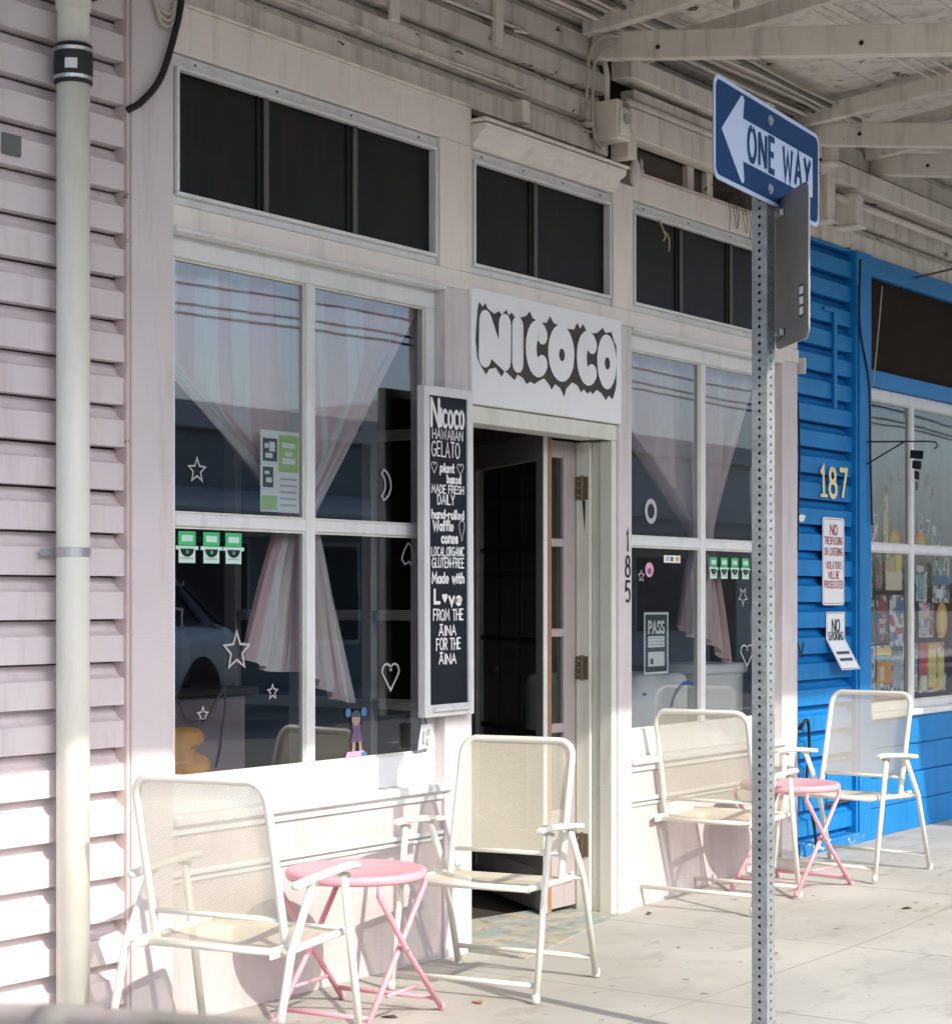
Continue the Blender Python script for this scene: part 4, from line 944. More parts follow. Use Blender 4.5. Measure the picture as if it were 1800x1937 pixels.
# posters and wares in the blue window
def poster(label, x0, x1, z0, z1, blocks, base='print_a', name='window_poster', y=.035):
    t = thing(name, label, 'poster', ((x0 + x1) / 2, y, z0), group='papers in the blue shop window')
    box('sheet', base, t, x0, x1, y, y + .0008, z0, z1, 0); 
    for k, (mt, a, b, c, d) in enumerate(blocks): box('block', mt, t, x0 + (x1 - x0) * a, x0 + (x1 - x0) * b, y - .0016 - .0006 * (k % 4), y - .001 - .0006 * (k % 4), z0 + (z1 - z0) * c, z0 + (z1 - z0) * d, 0)
poster('white poster with small grey figure at the bottom left of the blue shop window', 9.86, 10.03, .80, 1.095, [('print_grey', .28, .72, .18, .72), ('sticker_white', .36, .64, .24, .5), ('red_print', .42, .6, .55, .66)])
poster('bright poster with orange, yellow and teal bands in the blue shop window', 10.045, 10.245, .80, 1.095, [('yellow_print', 0, 1, .82, .96), ('teal_print', 0, 1, .72, .8), ('orange_print', 0, 1, .3, .7), ('cream_print', .2, .5, .34, .62), ('red_print', .55, .95, .26, .5), ('sky_print', 0, .9, .05, .16)])
poster('black and white portrait poster above the white one in the blue shop window', 9.86, 10.02, 1.105, 1.35, [('print_dark', .05, .95, .02, .84), ('sticker_white', .45, .7, .4, .6), ('print_grey', .3, .7, .1, .3)])
poster('dark poster with red print in the blue shop window', 10.04, 10.205, 1.11, 1.375, [('sign_red', .2, .8, .62, .86), ('print_grey', .25, .7, .2, .5), ('sign_red', .3, .6, .3, .4)], 'print_b')
poster('pale poster with blue disc beside the mullion of the blue shop window', 10.225, 10.42, .80, 1.375, [('sky_print', .45, .95, .82, .95), ('red_print', .5, .95, .62, .68), ('print_grey', .2, .8, .1, .4), ('print_dark', .1, .9, .42, .5)])
poster('lilac and red sheet under the middle rail of the blue shop window', 9.86, 9.99, 1.36, 1.6, [('red_print', .1, .9, .42, .66), ('lilac', .1, .9, .05, .36)])
poster('cream sheet under the middle rail of the blue shop window', 10.17, 10.40, 1.40, 1.61, [('cream_print', .05, .95, .02, .5), ('yellow_print', .6, .9, .55, .95)], 'print_d')
poster('pale green sheet right of the mullion of the blue shop window', 10.60, 10.76, 1.34, 1.51, [('teal_print', .1, .4, .1, .9), ('print_grey', .55, .9, .1, .9)])
poster('white sheet with pink corner right of the mullion', 10.64, 10.79, 1.13, 1.33, [('pink_print', .4, .8, .55, .95), ('print_green', .1, .4, .5, .8), ('print_grey', .1, .9, .1, .3)])
poster('dark sheet with small white notes beside the mullion of the blue shop window', 10.51, 10.62, .82, 1.10, [('sticker_white', .2, .6, .8, .9), ('print_green', .3, .6, .6, .68), ('print_grey', .3, .8, .1, .3)], 'print_e')
poster('dark blue sheet at the right edge of the picture in the blue shop window', 10.84, 11.1, 1.33, 1.60, [('sky_print', .1, .9, .4, .6), ('sticker_white', .2, .6, .1, .3)], 'print_e')
poster('red and gold fabric poster with tall bottles in the blue shop window', 10.64, 11.02, .81, 1.10, [('red_print', .0, .3, .3, 1), ('yellow_print', .36, .66, .1, .95), ('cream_print', .05, .3, .05, .35), ('yellow_print', .72, .96, .05, .8)], 'print_c')
xr = [('tall narrow sheet between the mullion and the pale green sheet', 10.51, 10.575, 1.16, 1.58, 'print_e'), ('small sheet under the cream sheet left of the mullion', 10.06, 10.15, 1.40, 1.60, 'print_b'),
      ('small busy card left of the orange disc', 10.80, 10.88, 1.13, 1.30, 'print_c'), ('picture sheet leaning above the middle rail at the left edge', 9.86, 9.96, 1.66, 1.86, 'print_b'),
      ('dark picture card above the middle rail beside the left edge', 9.99, 10.09, 1.66, 1.82, 'print_e'), ('small bright card above the middle rail by the right fan', 10.86, 10.98, 1.66, 1.78, 'print_a'), ('narrow brown card above the middle rail near the mullion', 10.17, 10.23, 1.66, 1.94, 'print_d')]
r9 = random.Random(11)
ordn = ('first', 'second', 'third', 'fourth', 'fifth', 'sixth', 'seventh', 'eighth', 'ninth')
for rw_, z_, rn_ in ((0, .80, 'lowest'), (1, 1.10, 'middle'), (2, 1.38, 'upper')):
    for k_ in range(9):
        wd_, hd_ = r9.uniform(.07, .115), r9.uniform(.10, .19); a_ = 9.85 + k_ * .145 + r9.uniform(0, .03); c_ = z_ + r9.uniform(0, .07)
        t_ = thing('window_card', ordn[k_] + ' small card from the left in the ' + rn_ + ' row behind the blue shop posters', 'card', (a_, .05, c_), group='small cards in the blue shop window')
        mt_ = r9.choice(('print_a', 'print_b', 'print_c', 'print_d', 'print_e', 'paper', 'print_dark')); yy_ = .05 + .012 * rw_ + .002 * k_
        box('sheet', mt_, t_, a_, a_ + wd_, yy_, yy_ + .0008, c_, min(1.60, c_ + hd_), 0)
        box('block', r9.choice(('red_print', 'sky_print', 'yellow_print', 'sticker_white', 'black', 'teal_print')), t_, a_ + wd_ * .15, a_ + wd_ * .8, yy_ - .0012, yy_ - .0006, c_ + .02, c_ + .05, 0)
for lb_, a_, b_, c_, d_, m_ in xr: poster(lb_ + ' of the blue shop window', a_, b_, c_, d_, [], m_, y=.045)
o = MB().prism(arc(10.98, 1.225, .085, .105, 0, 345, 24), .033, .0345).build('orange_disc', 'orange_print', None); tag(o, 'orange round poster at the right edge of the blue shop window', 'poster')
MB().prism(arc(10.98, 1.225, .055, .07, 0, 345, 20), .0315, .0325).build('ring', 'yellow_print', o)
for k, x in enumerate((10.36, 10.73)):
    t = thing('painted_shell', ('left' if k == 0 else 'right') + ' gold painted fan standing on the middle rail of the blue window', 'ornament', (x, .06, 1.66), group='gold fans')
    m = MB().prism(arc(x, 1.66, .085, .085, 0, 180, 12), .06, .075).build('fan', 'orange_print', t); MB().prism(arc(x, 1.66, .055, .06, 0, 180, 12), .0585, .0595).build('inner_fan', 'yellow_print', t)
    box('shelf_foot', 'sign_red', t, x - .09, x + .09, .055, .08, 1.6565, 1.6597, 0)
# window lettering arc and 187 in the blue window
wl_ = thing('window_lettering', 'faded arched lettering painted on the blue shop glass', 'lettering', (10.5, .018, 1.75))
for k, ch in enumerate('GALLERY'):
    a = R(150 - k * 20); c_ = Vector((10.47 + .36 * math.cos(a) * 1.1, .0185, 1.84 + .24 * math.sin(a))); u = Vector((math.sin(a), 0, -math.cos(a))); v = Vector((math.cos(a), 0, math.sin(a)))
    letters(wl_, ch, c_, u, v, .09, .006, 'skin_print', .055, off=.0005)
for ch, x, z in (('8', 10.62, 1.79), ('7', 10.73, 1.755)): letters(wl_, ch, (x, .0185, z), UX, UZ, .10, .010, 'print_grey', .06, off=.0005)
# ================================================================== canopy over the pavement
cn = thing('pavement_canopy', 'beige timber canopy with beams and boarded roof over the pavement', 'canopy', (6.6, -1.4, 3.1))
W_ = 2.75      # length of the rafters
WF = 3.65      # outer edge of the roof
RX = [2.9, 4.95, 7.02, 9.0, 9.86, 11.6, 13.2]
for x in RX:
    j = rnd.uniform(-.01, .01)
    bm = MB().beam((x, -.025, 3.69 + j), (x, -W_, 3.29 + j), .055, .115).build('rafter', 'beige_beam', cn, bevel=.004)
    for q in (.35, 1.25, 2.1): MB().lathe([(.010, -.003), (.010, 0), (.002, .002)], (x - .0285, -q, 3.69 + j - .146 * q + rnd.uniform(-.02, .02)), 8, 'x').build('bolt', 'black', bm)
    MB().beam((x - .075, -.025, 3.75), (x - .075, -WF + .03, 4.062), .05, .085).build('joist', 'beige_beam', cn, bevel=.004)
    MB().beam((x + .07, -.3, 3.66), (x + .07, -1.7, 3.80), .03, .07).build('brace', 'beige_beam', cn, bevel=.003)
for k in range(16):
    y0 = -.0 - k * .229; MB().add([(1.5, y0 - .003, 3.80 + .0855 * (-y0) + .03), (14, y0 - .003, 3.80 + .0855 * (-y0) + .03), (14, y0 - .2265, 3.80 + .0855 * (-y0 + .2265) + .03), (1.5, y0 - .2265, 3.80 + .0855 * (-y0 + .2265) + .03),
              (1.5, y0 - .003, 3.85 + .0855 * (-y0) + .03), (14, y0 - .003, 3.85 + .0855 * (-y0) + .03), (14, y0 - .2265, 3.85 + .0855 * (-y0 + .2265) + .03), (1.5, y0 - .2265, 3.85 + .0855 * (-y0 + .2265) + .03)],
              [(3, 2, 1, 0), (4, 5, 6, 7), (0, 1, 5, 4), (1, 2, 6, 5), (2, 3, 7, 6), (3, 0, 4, 7)]).build('roof_board', 'beige', cn, bevel=.004)
MB().box(1.5, 14, -WF - .06, -WF - .02, 3.76, 4.24).build('fascia', 'beige_beam', cn, bevel=.004)
MB().box(1.5, 14, -WF - .07, .05, 4.255, 4.28).build('roof_sheet', 'grey_plate', cn)
# deeper awning in front of the blue shop
aw = thing('deep_awning', 'wide flat awning continuing over the kerb before the blue shop', 'awning', (11.8, -4.4, 3.74))
box('deck', 'beige_beam', aw, 9.65, 14, -4.97, -WF - .066, 3.76, 3.84, .004); box('fascia', 'beige_beam', aw, 9.65, 14, -5.01, -4.975, 3.72, 4.0, .004)
# boards along the wall at the canopy seat
lg = thing('wall_ledger', 'beige ledger boards fixed to the wall under the canopy', 'ledger', (8.0, -.06, 3.3))
box('ledger', 'beige_beam', lg, 7.17, 9.05, -.115, -.015, 3.575, 3.665, .004); box('ledger', 'beige', lg, 7.25, 9.05, -.085, -.013, 3.50, 3.545, .004)
box('ledger', 'beige_beam', lg, 7.20, 9.05, -.10, -.013, 3.33, 3.455, .004); MB().tube([(7.19, -.085, 3.476), (9.05, -.085, 3.476)], .018, 10).build('conduit', 'beige_beam', lg, True)
for x in (7.82, 8.0, 8.55): box('stud', 'beige', lg, x, x + .055, -.03, .06, 3.208, 3.3295, .003)
box('recess_board', 'dark_wood', lg, 7.306, 8.9, .0, .07, 3.208, 3.3295, 0)
for x, z0, z1, y in ((6.43, 3.245, 3.335, -.06), (5.62, 3.46, 3.70, -.03), (6.28, 3.52, 3.80, -.035)): box('block', 'beige_beam', lg, x, x + .055, y, -.0125, z0, z1, .003)
lr = thing('wall_ledger', 'beige ledger boards with brackets above the blue shop', 'ledger', (11.0, -.06, 3.4))
box('ledger', 'beige_beam', lr, 9.06, 14, -.11, -.015, 3.50, 3.60, .004); MB().tube([(9.3, -.07, 3.43), (14, -.07, 3.43)], .018, 10).build('conduit', 'beige_beam', lr, True)
for x, z0, z1, d in ((9.06, 3.56, 3.80, .16), (9.10, 3.28, 3.50, .12), (9.42, 3.30, 3.46, .13)):
    box('bracket', 'beige_beam', lr, x, x + .09, -d, -.012, z0, z1, .004); box('bracket_cap', 'beige_beam', lr, x - .01, x + .1, -d - .012, -.012, z0 - .015, z0 - .001, .003)
# electrics
jb = thing('meter_box', 'old beige electrical box with cables on the wall above the doorway', 'electrical box', (7.08, -.06, 3.28))
box('box', 'beige_beam', jb, 7.02, 7.12, -.14, -.013, 3.285, 3.45, .006); box('cover', 'beige_beam', jb, 7.03, 7.11, -.150, -.1405, 3.30, 3.41, .004)
MB().lathe([(.022, -.012), (.020, 0)], (7.07, -.1505, 3.37), 14, 'y').build('dial', 'steel', jb)
for k in range(3): box('slot', 'dark_wood', jb, 7.045, 7.095, -.1525, -.1505, 3.418 + k * .008, 3.422 + k * .008, 0)
MB().tube([(7.05, -.07, 3.45), (7.05, -.07, 3.56), (7.05, -.05, 3.66)], .012, 8).build('conduit', 'beige_beam', jb, True)
j2 = box('small_box', 'beige_beam', None, 7.165, 7.235, -.11, -.013, 3.235, 3.345, .006); tag(j2, 'small beige junction box just right of the electrical box', 'electrical box')
ds = MB().lathe([(.055, -.02), (.06, -.016), (.06, .015), (.045, .02)], (7.06, -.19, 3.68), 22, 'x').build('round_cover', 'beige_beam', None, bevel=.002); tag(ds, 'round beige junction cover on the end of the nearest canopy beam', 'electrical box')
plg = MB().ball((6.93, -.05, 3.335), (.028, .022, .014)); plg.tube([(6.93, -.045, 3.345), (6.93, -.045, 3.42)], .010, 8); plg = plg.build('porcelain_fitting', 'wire_cream', None, True); tag(plg, 'pale porcelain cable fitting left of the electrical box', 'fitting')
cab = 'canopy cables'
cable('cable', 'pale cable looping from the round cover down to the porcelain fitting', [(7.03, -.19, 3.69), (6.96, -.12, 3.70), (6.92, -.07, 3.64), (6.925, -.05, 3.52), (6.93, -.045, 3.42)], .007, 'wire_cream', cab)
cable('cable', 'second pale cable looping beside the first down to the electrical box', [(7.03, -.19, 3.67), (6.98, -.14, 3.66), (6.945, -.08, 3.60), (6.955, -.06, 3.50), (6.965, -.05, 3.38), (6.98, -.05, 3.30), (7.03, -.05, 3.25)], .007, 'wire_cream', cab)
cable('cable', 'short cable drooping under the nearest canopy beam', [(7.06, -.20, 3.63), (7.05, -.26, 3.585), (7.04, -.36, 3.60), (7.05, -.42, 3.63)], .005, 'wire_cream', cab)
cable('black_cable', 'thick black cable hanging over the top of the pink corner board', [(4.50, -.06, 3.40), (4.495, -.068, 3.26), (4.465, -.07, 3.14), (4.405, -.066, 2.98), (4.33, -.06, 2.89), (4.285, -.04, 2.855)], .011, 'black', 'loose cables')
cable('black_cable', 'thin dark cable crossing the top of the drain pipe', [(4.52, -.075, 3.25), (4.40, -.07, 3.33), (4.22, -.05, 3.24), (4.16, -.05, 3.17), (4.12, -.045, 3.15)], .005, 'black', 'loose cables')
for k in range(3):
    cable('cable', ('upper', 'middle', 'lower')[k] + ' of three pale wires coiled at the top of the corner board', [(4.34 + k * .012, -.055, 3.42), (4.37 + k * .008, -.06, 3.24 - k * .015), (4.42, -.065, 3.185 - k * .02), (4.47, -.06, 3.22 - k * .015), (4.48, -.055, 3.42)], .006, 'wire_cream', cab)
for k, (z, y, r_, nm) in enumerate(((3.385, -.020, .006, 'lowest'), (3.40, -.019, .005, 'second'), (3.62, -.022, .007, 'third'))):
    P = [(4.5 + i * .5, y - .004 * math.sin(i * 2.1 + k), z + .010 * math.sin(i * 1.3 + k)) for i in range(5)] + [(6.42, y - .005, z - .01)]
    cable('cable', nm + ' of the thin painted wires along the upper siding', P, r_, 'beige_beam', cab)
for k in range(7):
    y = -.06 - k * .035; z = 3.77 + .006 * k
    P = [(4.0 + i * .75, y - .012 * math.sin(i * 1.9 + k), z - .014 * abs(math.sin(i * 1.1 + k * .7))) for i in range(8)]
    cable('cable', ('first', 'second', 'third', 'fourth', 'fifth', 'sixth', 'seventh')[k] + ' cable out from the wall in the bundle under the canopy roof', P, .007 + .003 * (k % 2), ('wire_cream', 'beige_beam', 'grey_plate')[k % 3], cab)
for k in range(6):
    y = -.75 - k * .055 - (.35 if k > 2 else 0)
    P = [(5.0 + i * .9, y, 3.79 + .0855 * -y - .010 * abs(math.sin(i + k))) for i in range(9)]
    cable('cable', ('first', 'second', 'third', 'fourth', 'fifth', 'sixth')[k] + ' ceiling wire counted outward in the middle of the canopy', P, .006, 'beige_beam', cab)
for k, (x, dz) in enumerate(((8.80, 0), (8.86, .0))):
    cable('cable', ('left' if k == 0 else 'right') + ' pale cable sagging down the wall behind the one way sign', [(x, -.13, 3.62), (x + .06, -.14, 3.5), (x + .10 + k * .05, -.12, 3.38), (x + .14 + k * .06, -.10, 3.26)], .007, 'wire_cream', cab)
cable('cable', 'thin dark wire strung to the wall above the dark panel', [(10.4, -.04, 3.16), (10.55, -.4, 3.24), (10.7, -.9, 3.34)], .006, 'dark_wood', cab)
for k, (x, y) in enumerate(((7.3, -.55), (7.55, -.75), (8.5, -.8), (9.3, -1.0))):
    o = MB().lathe([(.012, 0), (.016, .01), (.012, .035), (.018, .05), (.012, .065)], (x, y, 3.775 + .0855 * -y), 10).build('knob_insulator', 'wire_cream', None, True); tag(o, ('nearest', 'second', 'third', 'farthest')[k] + ' pale knob insulator under the canopy roof', 'insulator', 'knob insulators')
# straw and leaves caught over the right transom
nest = MB(); rr = random.Random(3)
for k in range(60):
    x = 8.10 + rr.uniform(0, .28); y = -.03 - rr.uniform(0, .05); z = 3.215 + rr.uniform(0, .07)
    nest.tube([(x, y, z), (x + rr.uniform(-.08, .08), y + rr.uniform(-.02, .02), z + rr.uniform(-.03, .04)), (x + rr.uniform(-.12, .12), y + rr.uniform(-.03, .01), z + rr.uniform(-.05, .02))], .0022, 3)
o = nest.build('bird_nest', 'dark_wood', None); tag(o, 'dark straw nest on the ledge above the right transom', 'nest')
nst = MB()
for k in range(9):
    x = 8.15 + k * .033; nst.tube([(x, -.062, 3.21), (x + rr.uniform(-.02, .02), -.068, 3.15), (x + rr.uniform(-.04, .04), -.066, 3.10 - rr.uniform(0, .04))], .0018, 3)
o = nst.build('hanging_straw', 'dark_wood', None); tag(o, 'thin straws hanging from the nest over the pink header', 'straw')
lf = thing('dry_sprig', 'dry yellow leaf sprig hanging in front of the right transom', 'leaf', (7.56, -.05, 2.93))
for q in ([(7.52, -.05, 3.03), (7.54, -.055, 3.0), (7.56, -.06, 2.96), (7.535, -.06, 2.935)], [(7.55, -.055, 2.985), (7.585, -.06, 2.965), (7.595, -.06, 2.93), (7.585, -.062, 2.895)]): MB().tube(catmull(q, 4), [.004] * 12 + [.001], 5).build('blade', 'dry_leaf', lf, True)

# ================================================================== sign post
PX, PYY = 5.316, -1.685
sp = thing('sign_post', 'galvanised square perforated steel post standing on the pavement', 'post', (PX, PYY, 0))
def perforated(x, y, hw, z0, z1, pitch=.0254, rh=.0055):
    mb = MB(); n = int((z1 - z0) / pitch); axes = [((1, 0), (0, -1)), ((0, 1), (1, 0)), ((-1, 0), (0, 1)), ((0, -1), (-1, 0))]
    for u, nm in axes:
        vs = []; fs = []
        for k in range(n):
            zc = z0 + (k + .5) * pitch; base = len(vs)
            outer = [(-hw, -pitch / 2), (0, -pitch / 2), (hw, -pitch / 2), (hw, 0), (hw, pitch / 2), (0, pitch / 2), (-hw, pitch / 2), (-hw, 0)]
            inner = [(rh * math.cos(R(225 + 45 * i)), rh * math.sin(R(225 + 45 * i))) for i in range(8)]
            for a, b in outer + inner: vs.append((x + nm[0] * hw + u[0] * a, y + nm[1] * hw + u[1] * a, zc + b))
            for i in range(8): fs.append((base + i, base + (i + 1) % 8, base + 8 + (i + 1) % 8, base + 8 + i))
            rim = len(vs)
            for a, b in inner: vs.append((x + nm[0] * (hw - .003) + u[0] * a, y + nm[1] * (hw - .003) + u[1] * a, zc + b))
            for i in range(8): fs.append((base + 8 + i, base + 8 + (i + 1) % 8, rim + (i + 1) % 8, rim + i))
        mb.add(vs, fs)
    return mb
perforated(PX, PYY, .0254, .05, 2.85).build('perforated_tube', 'galvanised', sp)
perforated(PX, PYY, .0286, -.052, .0755).build('base_sleeve', 'galvanised', sp)
MB().tube([(PX - .05, PYY, .055), (PX + .045, PYY, .055)], .006, 8).build('sleeve_bolt', 'steel', sp)
# ONE WAY
oy = R(6.0)
ow = thing('one_way_sign', 'blue and white one way arrow sign on top of the steel post', 'road sign', (PX - .03, PYY - .036, 2.534), oy)
SW, SH = .872, .2953
def rrect(w, h, r, x0=0, z0=0):
    P = []
    for cx_, cz_, a in ((w / 2 - r, h - r, 0), (-w / 2 + r, h - r, 90), (-w / 2 + r, r, 180), (w / 2 - r, r, 270)): P += arc(cx_ + x0, cz_ + z0, r, r, a, a + 90, 5)
    return P
MB().prism(rrect(SW, SH, .035), -.0, .003).build('plate', 'sign_back', ow, world=False)
MB().prism(rrect(SW, SH, .035), -.0012, -.0004).build('border', 'sign_white', ow, world=False)
MB().prism(rrect(SW - .026, SH - .026, .026, 0, .013), -.0022, -.0014).build('blue_field', 'sign_blue', ow, world=False)
hm = SH / 2
AR = [(-.385, hm), (-.235, hm + .125), (-.222, hm + .127), (-.212, hm + .118), (-.212, hm + .112), (-.222, hm + .062), (.37, hm + .062), (.37, hm - .062), (-.222, hm - .062), (-.212, hm - .112), (-.212, hm - .118), (-.222, hm - .127), (-.235, hm - .125)]
vs = [(x, -.0032, z) for x, z in AR]
MB().add(vs, [(0, 12, 11, 10, 9, 8, 5, 4, 3, 2, 1), (5, 8, 7, 6)]).build('arrow', 'sign_white', ow, world=False)
for wd_, x_, f_ in (('ONE', -.075, .215), ('WAY', .225, .235)):
    o = letters(ow, wd_, (x_, -.0036, hm), UX, UZ, .096, .0190, 'sign_blue', f_, off=.0006, caps=False, sp=.36)
    for v_ in o.data.vertices: v_.co += ORG[ow.name]
for z in (.045, SH - .045): MB().lathe([(.011, -.008), (.011, -.005), (.016, -.004), (.016, -.0025)], (0, 0, z), 12, 'y').build('bolt', 'steel', ow, world=False)
# parking plate seen from behind, set at 45 degrees
e = Vector((-.7071, -.7071, 0)); 
pk = thing('parking_sign', 'grey back of an upright rectangular sign clamped to the steel post', 'road sign', (5.392 + e.x * .148, -1.689 + e.y * .148, 2.11), math.atan2(e.y, e.x))
MB().prism(rrect(.305, .457, .035), -.0015, .0015).build('plate', 'sign_back', pk, world=False)
MB().prism(rrect(.307, .459, .036, 0, -.001), .0017, .0026).build('face', 'white_clean', pk, world=False)
for z in (.045, .405):
    MB().box(-.22, -.06, -.016, -.002, z - .011, z + .011).build('bracket', 'steel', pk, bevel=.003, world=False); MB().lathe([(.010, -.024), (.010, -.016)], (-.10, 0, z), 8, 'y').build('bolt', 'steel', pk, world=False)
for k in range(3): MB().box(.075, .108, -.0026, -.0017, .075 + k * .03, .097 + k * .03).build('sticker', 'sticker_white', pk, world=False)
MB().box(.070, .113, -.0020, -.0016, .068, .165).build('sticker', 'print_dark', pk, world=False)

# ================================================================== chairs
def make_chair():
    t = thing('folding_chair', 'x', 'chair', (0, 0, 0), 0, 'cream folding chairs'); fm = 'chair_frame'
    def tb(nm, pts, r, parent=t, n=10): return MB().tube(pts, r, n).build(nm, fm, parent, True, world=False)
    for s in (1, -1):
        y = s * .274
        l = tb('leg', [(.217, y, .012), (.111, y, .548)], .0118); MB().lathe([(.0135, 0), (.0145, .012), (.0135, .03)], (.219, y, .001), 10).build('foot_cap', fm, l, True, world=False)
        l = tb('leg', [(-.297, y * 1.0, .012), (-.185, y, .37), (-.069, y, .548)], .0118); MB().lathe([(.0135, 0), (.0145, .012), (.0135, .03)], (-.300, y, .001), 10).build('foot_cap', fm, l, True, world=False)
        # flat rounded arm
        a = MB(); P = [(-.165, .552), (-.02, .566), (.13, .574), (.185, .570)]
        vs = []; 
        for x, z in P: vs += [(x, y - .017, z), (x, y - .012, z + .012), (x, y + .012, z + .012), (x, y + .017, z), (x, y + .012, z - .009), (x, y - .012, z - .009)]
        fs = [(6 * i + k, 6 * i + (k + 1) % 6, 6 * i + 6 + (k + 1) % 6, 6 * i + 6 + k) for i in range(3) for k in range(6)] + [tuple(range(6))[::-1], tuple(range(18, 24))]
        am = a.add(vs, fs).build('arm', fm, t, True, world=False, bevel=.003)
        MB().box(.178, .189, y - .013, y + .013, .563, .578).build('end_cap', fm, am, world=False, bevel=.003)
        for x, z in ((.111, .553), (-.069, .553)): MB().lathe([(.007, -.02), (.007, .02)], (x, y, z), 8, 'y').build('rivet', 'steel', am, world=False)
        MB().box(-.215, -.115, y - s * .05 - .004, y - s * .05 + .004, .352, .386).build('hinge_plate', fm, t, world=False, bevel=.006)
        tb('link', [(-.185, y, .37), (-.15, s * .225, .372)], .009)
    pts = [(-.112, .217, .352), (-.124, .217, .397)] + [(-.124 - (z - .397) * .235, .217, z) for z in (.5, .62, .74)]
    top = [(-.218, .217, .79)] + [(-.218 - .014 * math.sin(R(a)), .217 - .055 * (1 - math.cos(R(a))), .79 + .055 * math.sin(R(a))) for a in (20, 40, 60, 80)]
    half = pts + top; full = half + [(p[0], -p[1], p[2]) for p in reversed(half)]
    tb('back_frame', full, .0125)
    tb('back_rail', [(-.137, .21, .452), (-.137, -.21, .452)], .008)
    # woven back panel with rounded top corners
    def panel(nm, f, nu, nv, clip=None):
        vs = []; uv = []
        for j in range(nv + 1):
            for i in range(nu + 1):
                p, q = f(i / nu, j / nv); vs.append(p); uv.append(q)
        mb = MB().add(vs, [(j * (nu + 1) + i, j * (nu + 1) + i + 1, (j + 1) * (nu + 1) + i + 1, (j + 1) * (nu + 1) + i) for j in range(nv) for i in range(nu)]); mb.uv = uv
        return mb.build(nm, 'mesh_fabric', t, True, world=False)
    def fb(u, v):
        z = .455 + v * .380; hw = .208
        if z > .785: hw = .208 - .053 * (1 - math.sqrt(max(0, 1 - ((z - .785) / .056) ** 2)))
        y = (u * 2 - 1) * hw; x = -.124 - (z - .397) * .235 - .012 * math.sin(math.pi * v) * (1 - (u * 2 - 1) ** 2)
        return (x, y, z), (y, z)
    panel('back_fabric', fb, 8, 18)
    for s in (1, -1): tb('seat_rail', [(-.16, s * .235, .365), (.06, s * .235, .372), (.19, s * .235, .376), (.20, s * .235, .372)], .0115)
    tb('seat_bar', [(.195, .235, .375), (.195, -.235, .375)], .0115); tb('seat_bar', [(-.15, .235, .362), (-.15, -.235, .362)], .010)
    panel('seat_fabric', lambda u, v: ((-.15 + v * .345, (u * 2 - 1) * .232, .371 + v * .010 - .014 * math.sin(math.pi * v) * (1 - (u * 2 - 1) ** 2)), (u * .46, v * .36)), 8, 8)
    tb('stretcher', [(.199, .274, .055), (.199, -.274, .055)], .009); tb('stretcher', [(-.277, .274, .075), (-.277, -.274, .075)], .009)
    return t
ch = make_chair()
POS = [((4.235, -.56), .171, 'cream mesh folding chair seen from behind, nearest the drain pipe'),
       ((5.60, -.482), 3.302, 'cream mesh folding chair facing left in front of the open doorway'),
       ((7.696, -.27), .073, 'cream mesh folding chair half hidden by the steel sign post'),
       ((8.642, -.435), 3.035, 'cream mesh folding chair in front of the blue siding')]
for i, ((x, y), yw, lb) in enumerate(POS):
    o = ch if i == 0 else copytree(ch)
    o.location = (x, y, gz(x) + .002); o.rotation_euler = (0, 0, yw); o['label'] = lb
# tables
def make_table():
    t = thing('folding_table', 'x', 'table', (0, 0, 0), 0, 'pink folding tables'); m_ = 'table_pink'
    MB().lathe([(.0, .455), (.205, .455), (.224, .452), (.2285, .462), (.2285, .472), (.224, .480), (.216, .4825), (.208, .479), (.0, .479)], (0, 0, 0), 48).build('table_top', m_, t, True, world=False)
    for sgn, hy, hb in ((1, .19, .185), (-1, .165, .160)):
        for s in (1, -1):
            l = MB().tube([(sgn * .225, s * hy, .008), (0, s * hb, .235), (-sgn * .17, s * hb, .425), (-sgn * .165, s * hb, .455)], .0095, 10).build('leg', m_, t, True, world=False)
            MB().lathe([(.011, 0), (.0115, .012), (.011, .022)], (sgn * .226, s * hy, .001), 10).build('foot_cap', m_, l, True, world=False)
        MB().tube([(sgn * .19, hy, .045), (sgn * .19, -hy, .045)], .008, 8).build('cross_bar', m_, t, True, world=False)
    for s in (1, -1):
        MB().tube([(0, s * .157, .235), (0, s * .195, .235)], .007, 8).build('pivot', 'steel', t, True, world=False)
        MB().tube([(.10, s * .172, .10), (-.10, s * .172, .10)], .006, 8).build('side_bar', m_, t, True, world=False)
    return t
tbm = make_table()
for i, (x, y, yw, lb) in enumerate(((4.922, -.428, R(8), 'round pink folding table beside the chair nearest the drain pipe'), (8.12, -.39, R(-4), 'round pink folding table behind the steel sign post'))):
    o = tbm if i == 0 else copytree(tbm); o.location = (x, y, gz(x) + .002); o.rotation_euler = (0, 0, yw); o['label'] = lb

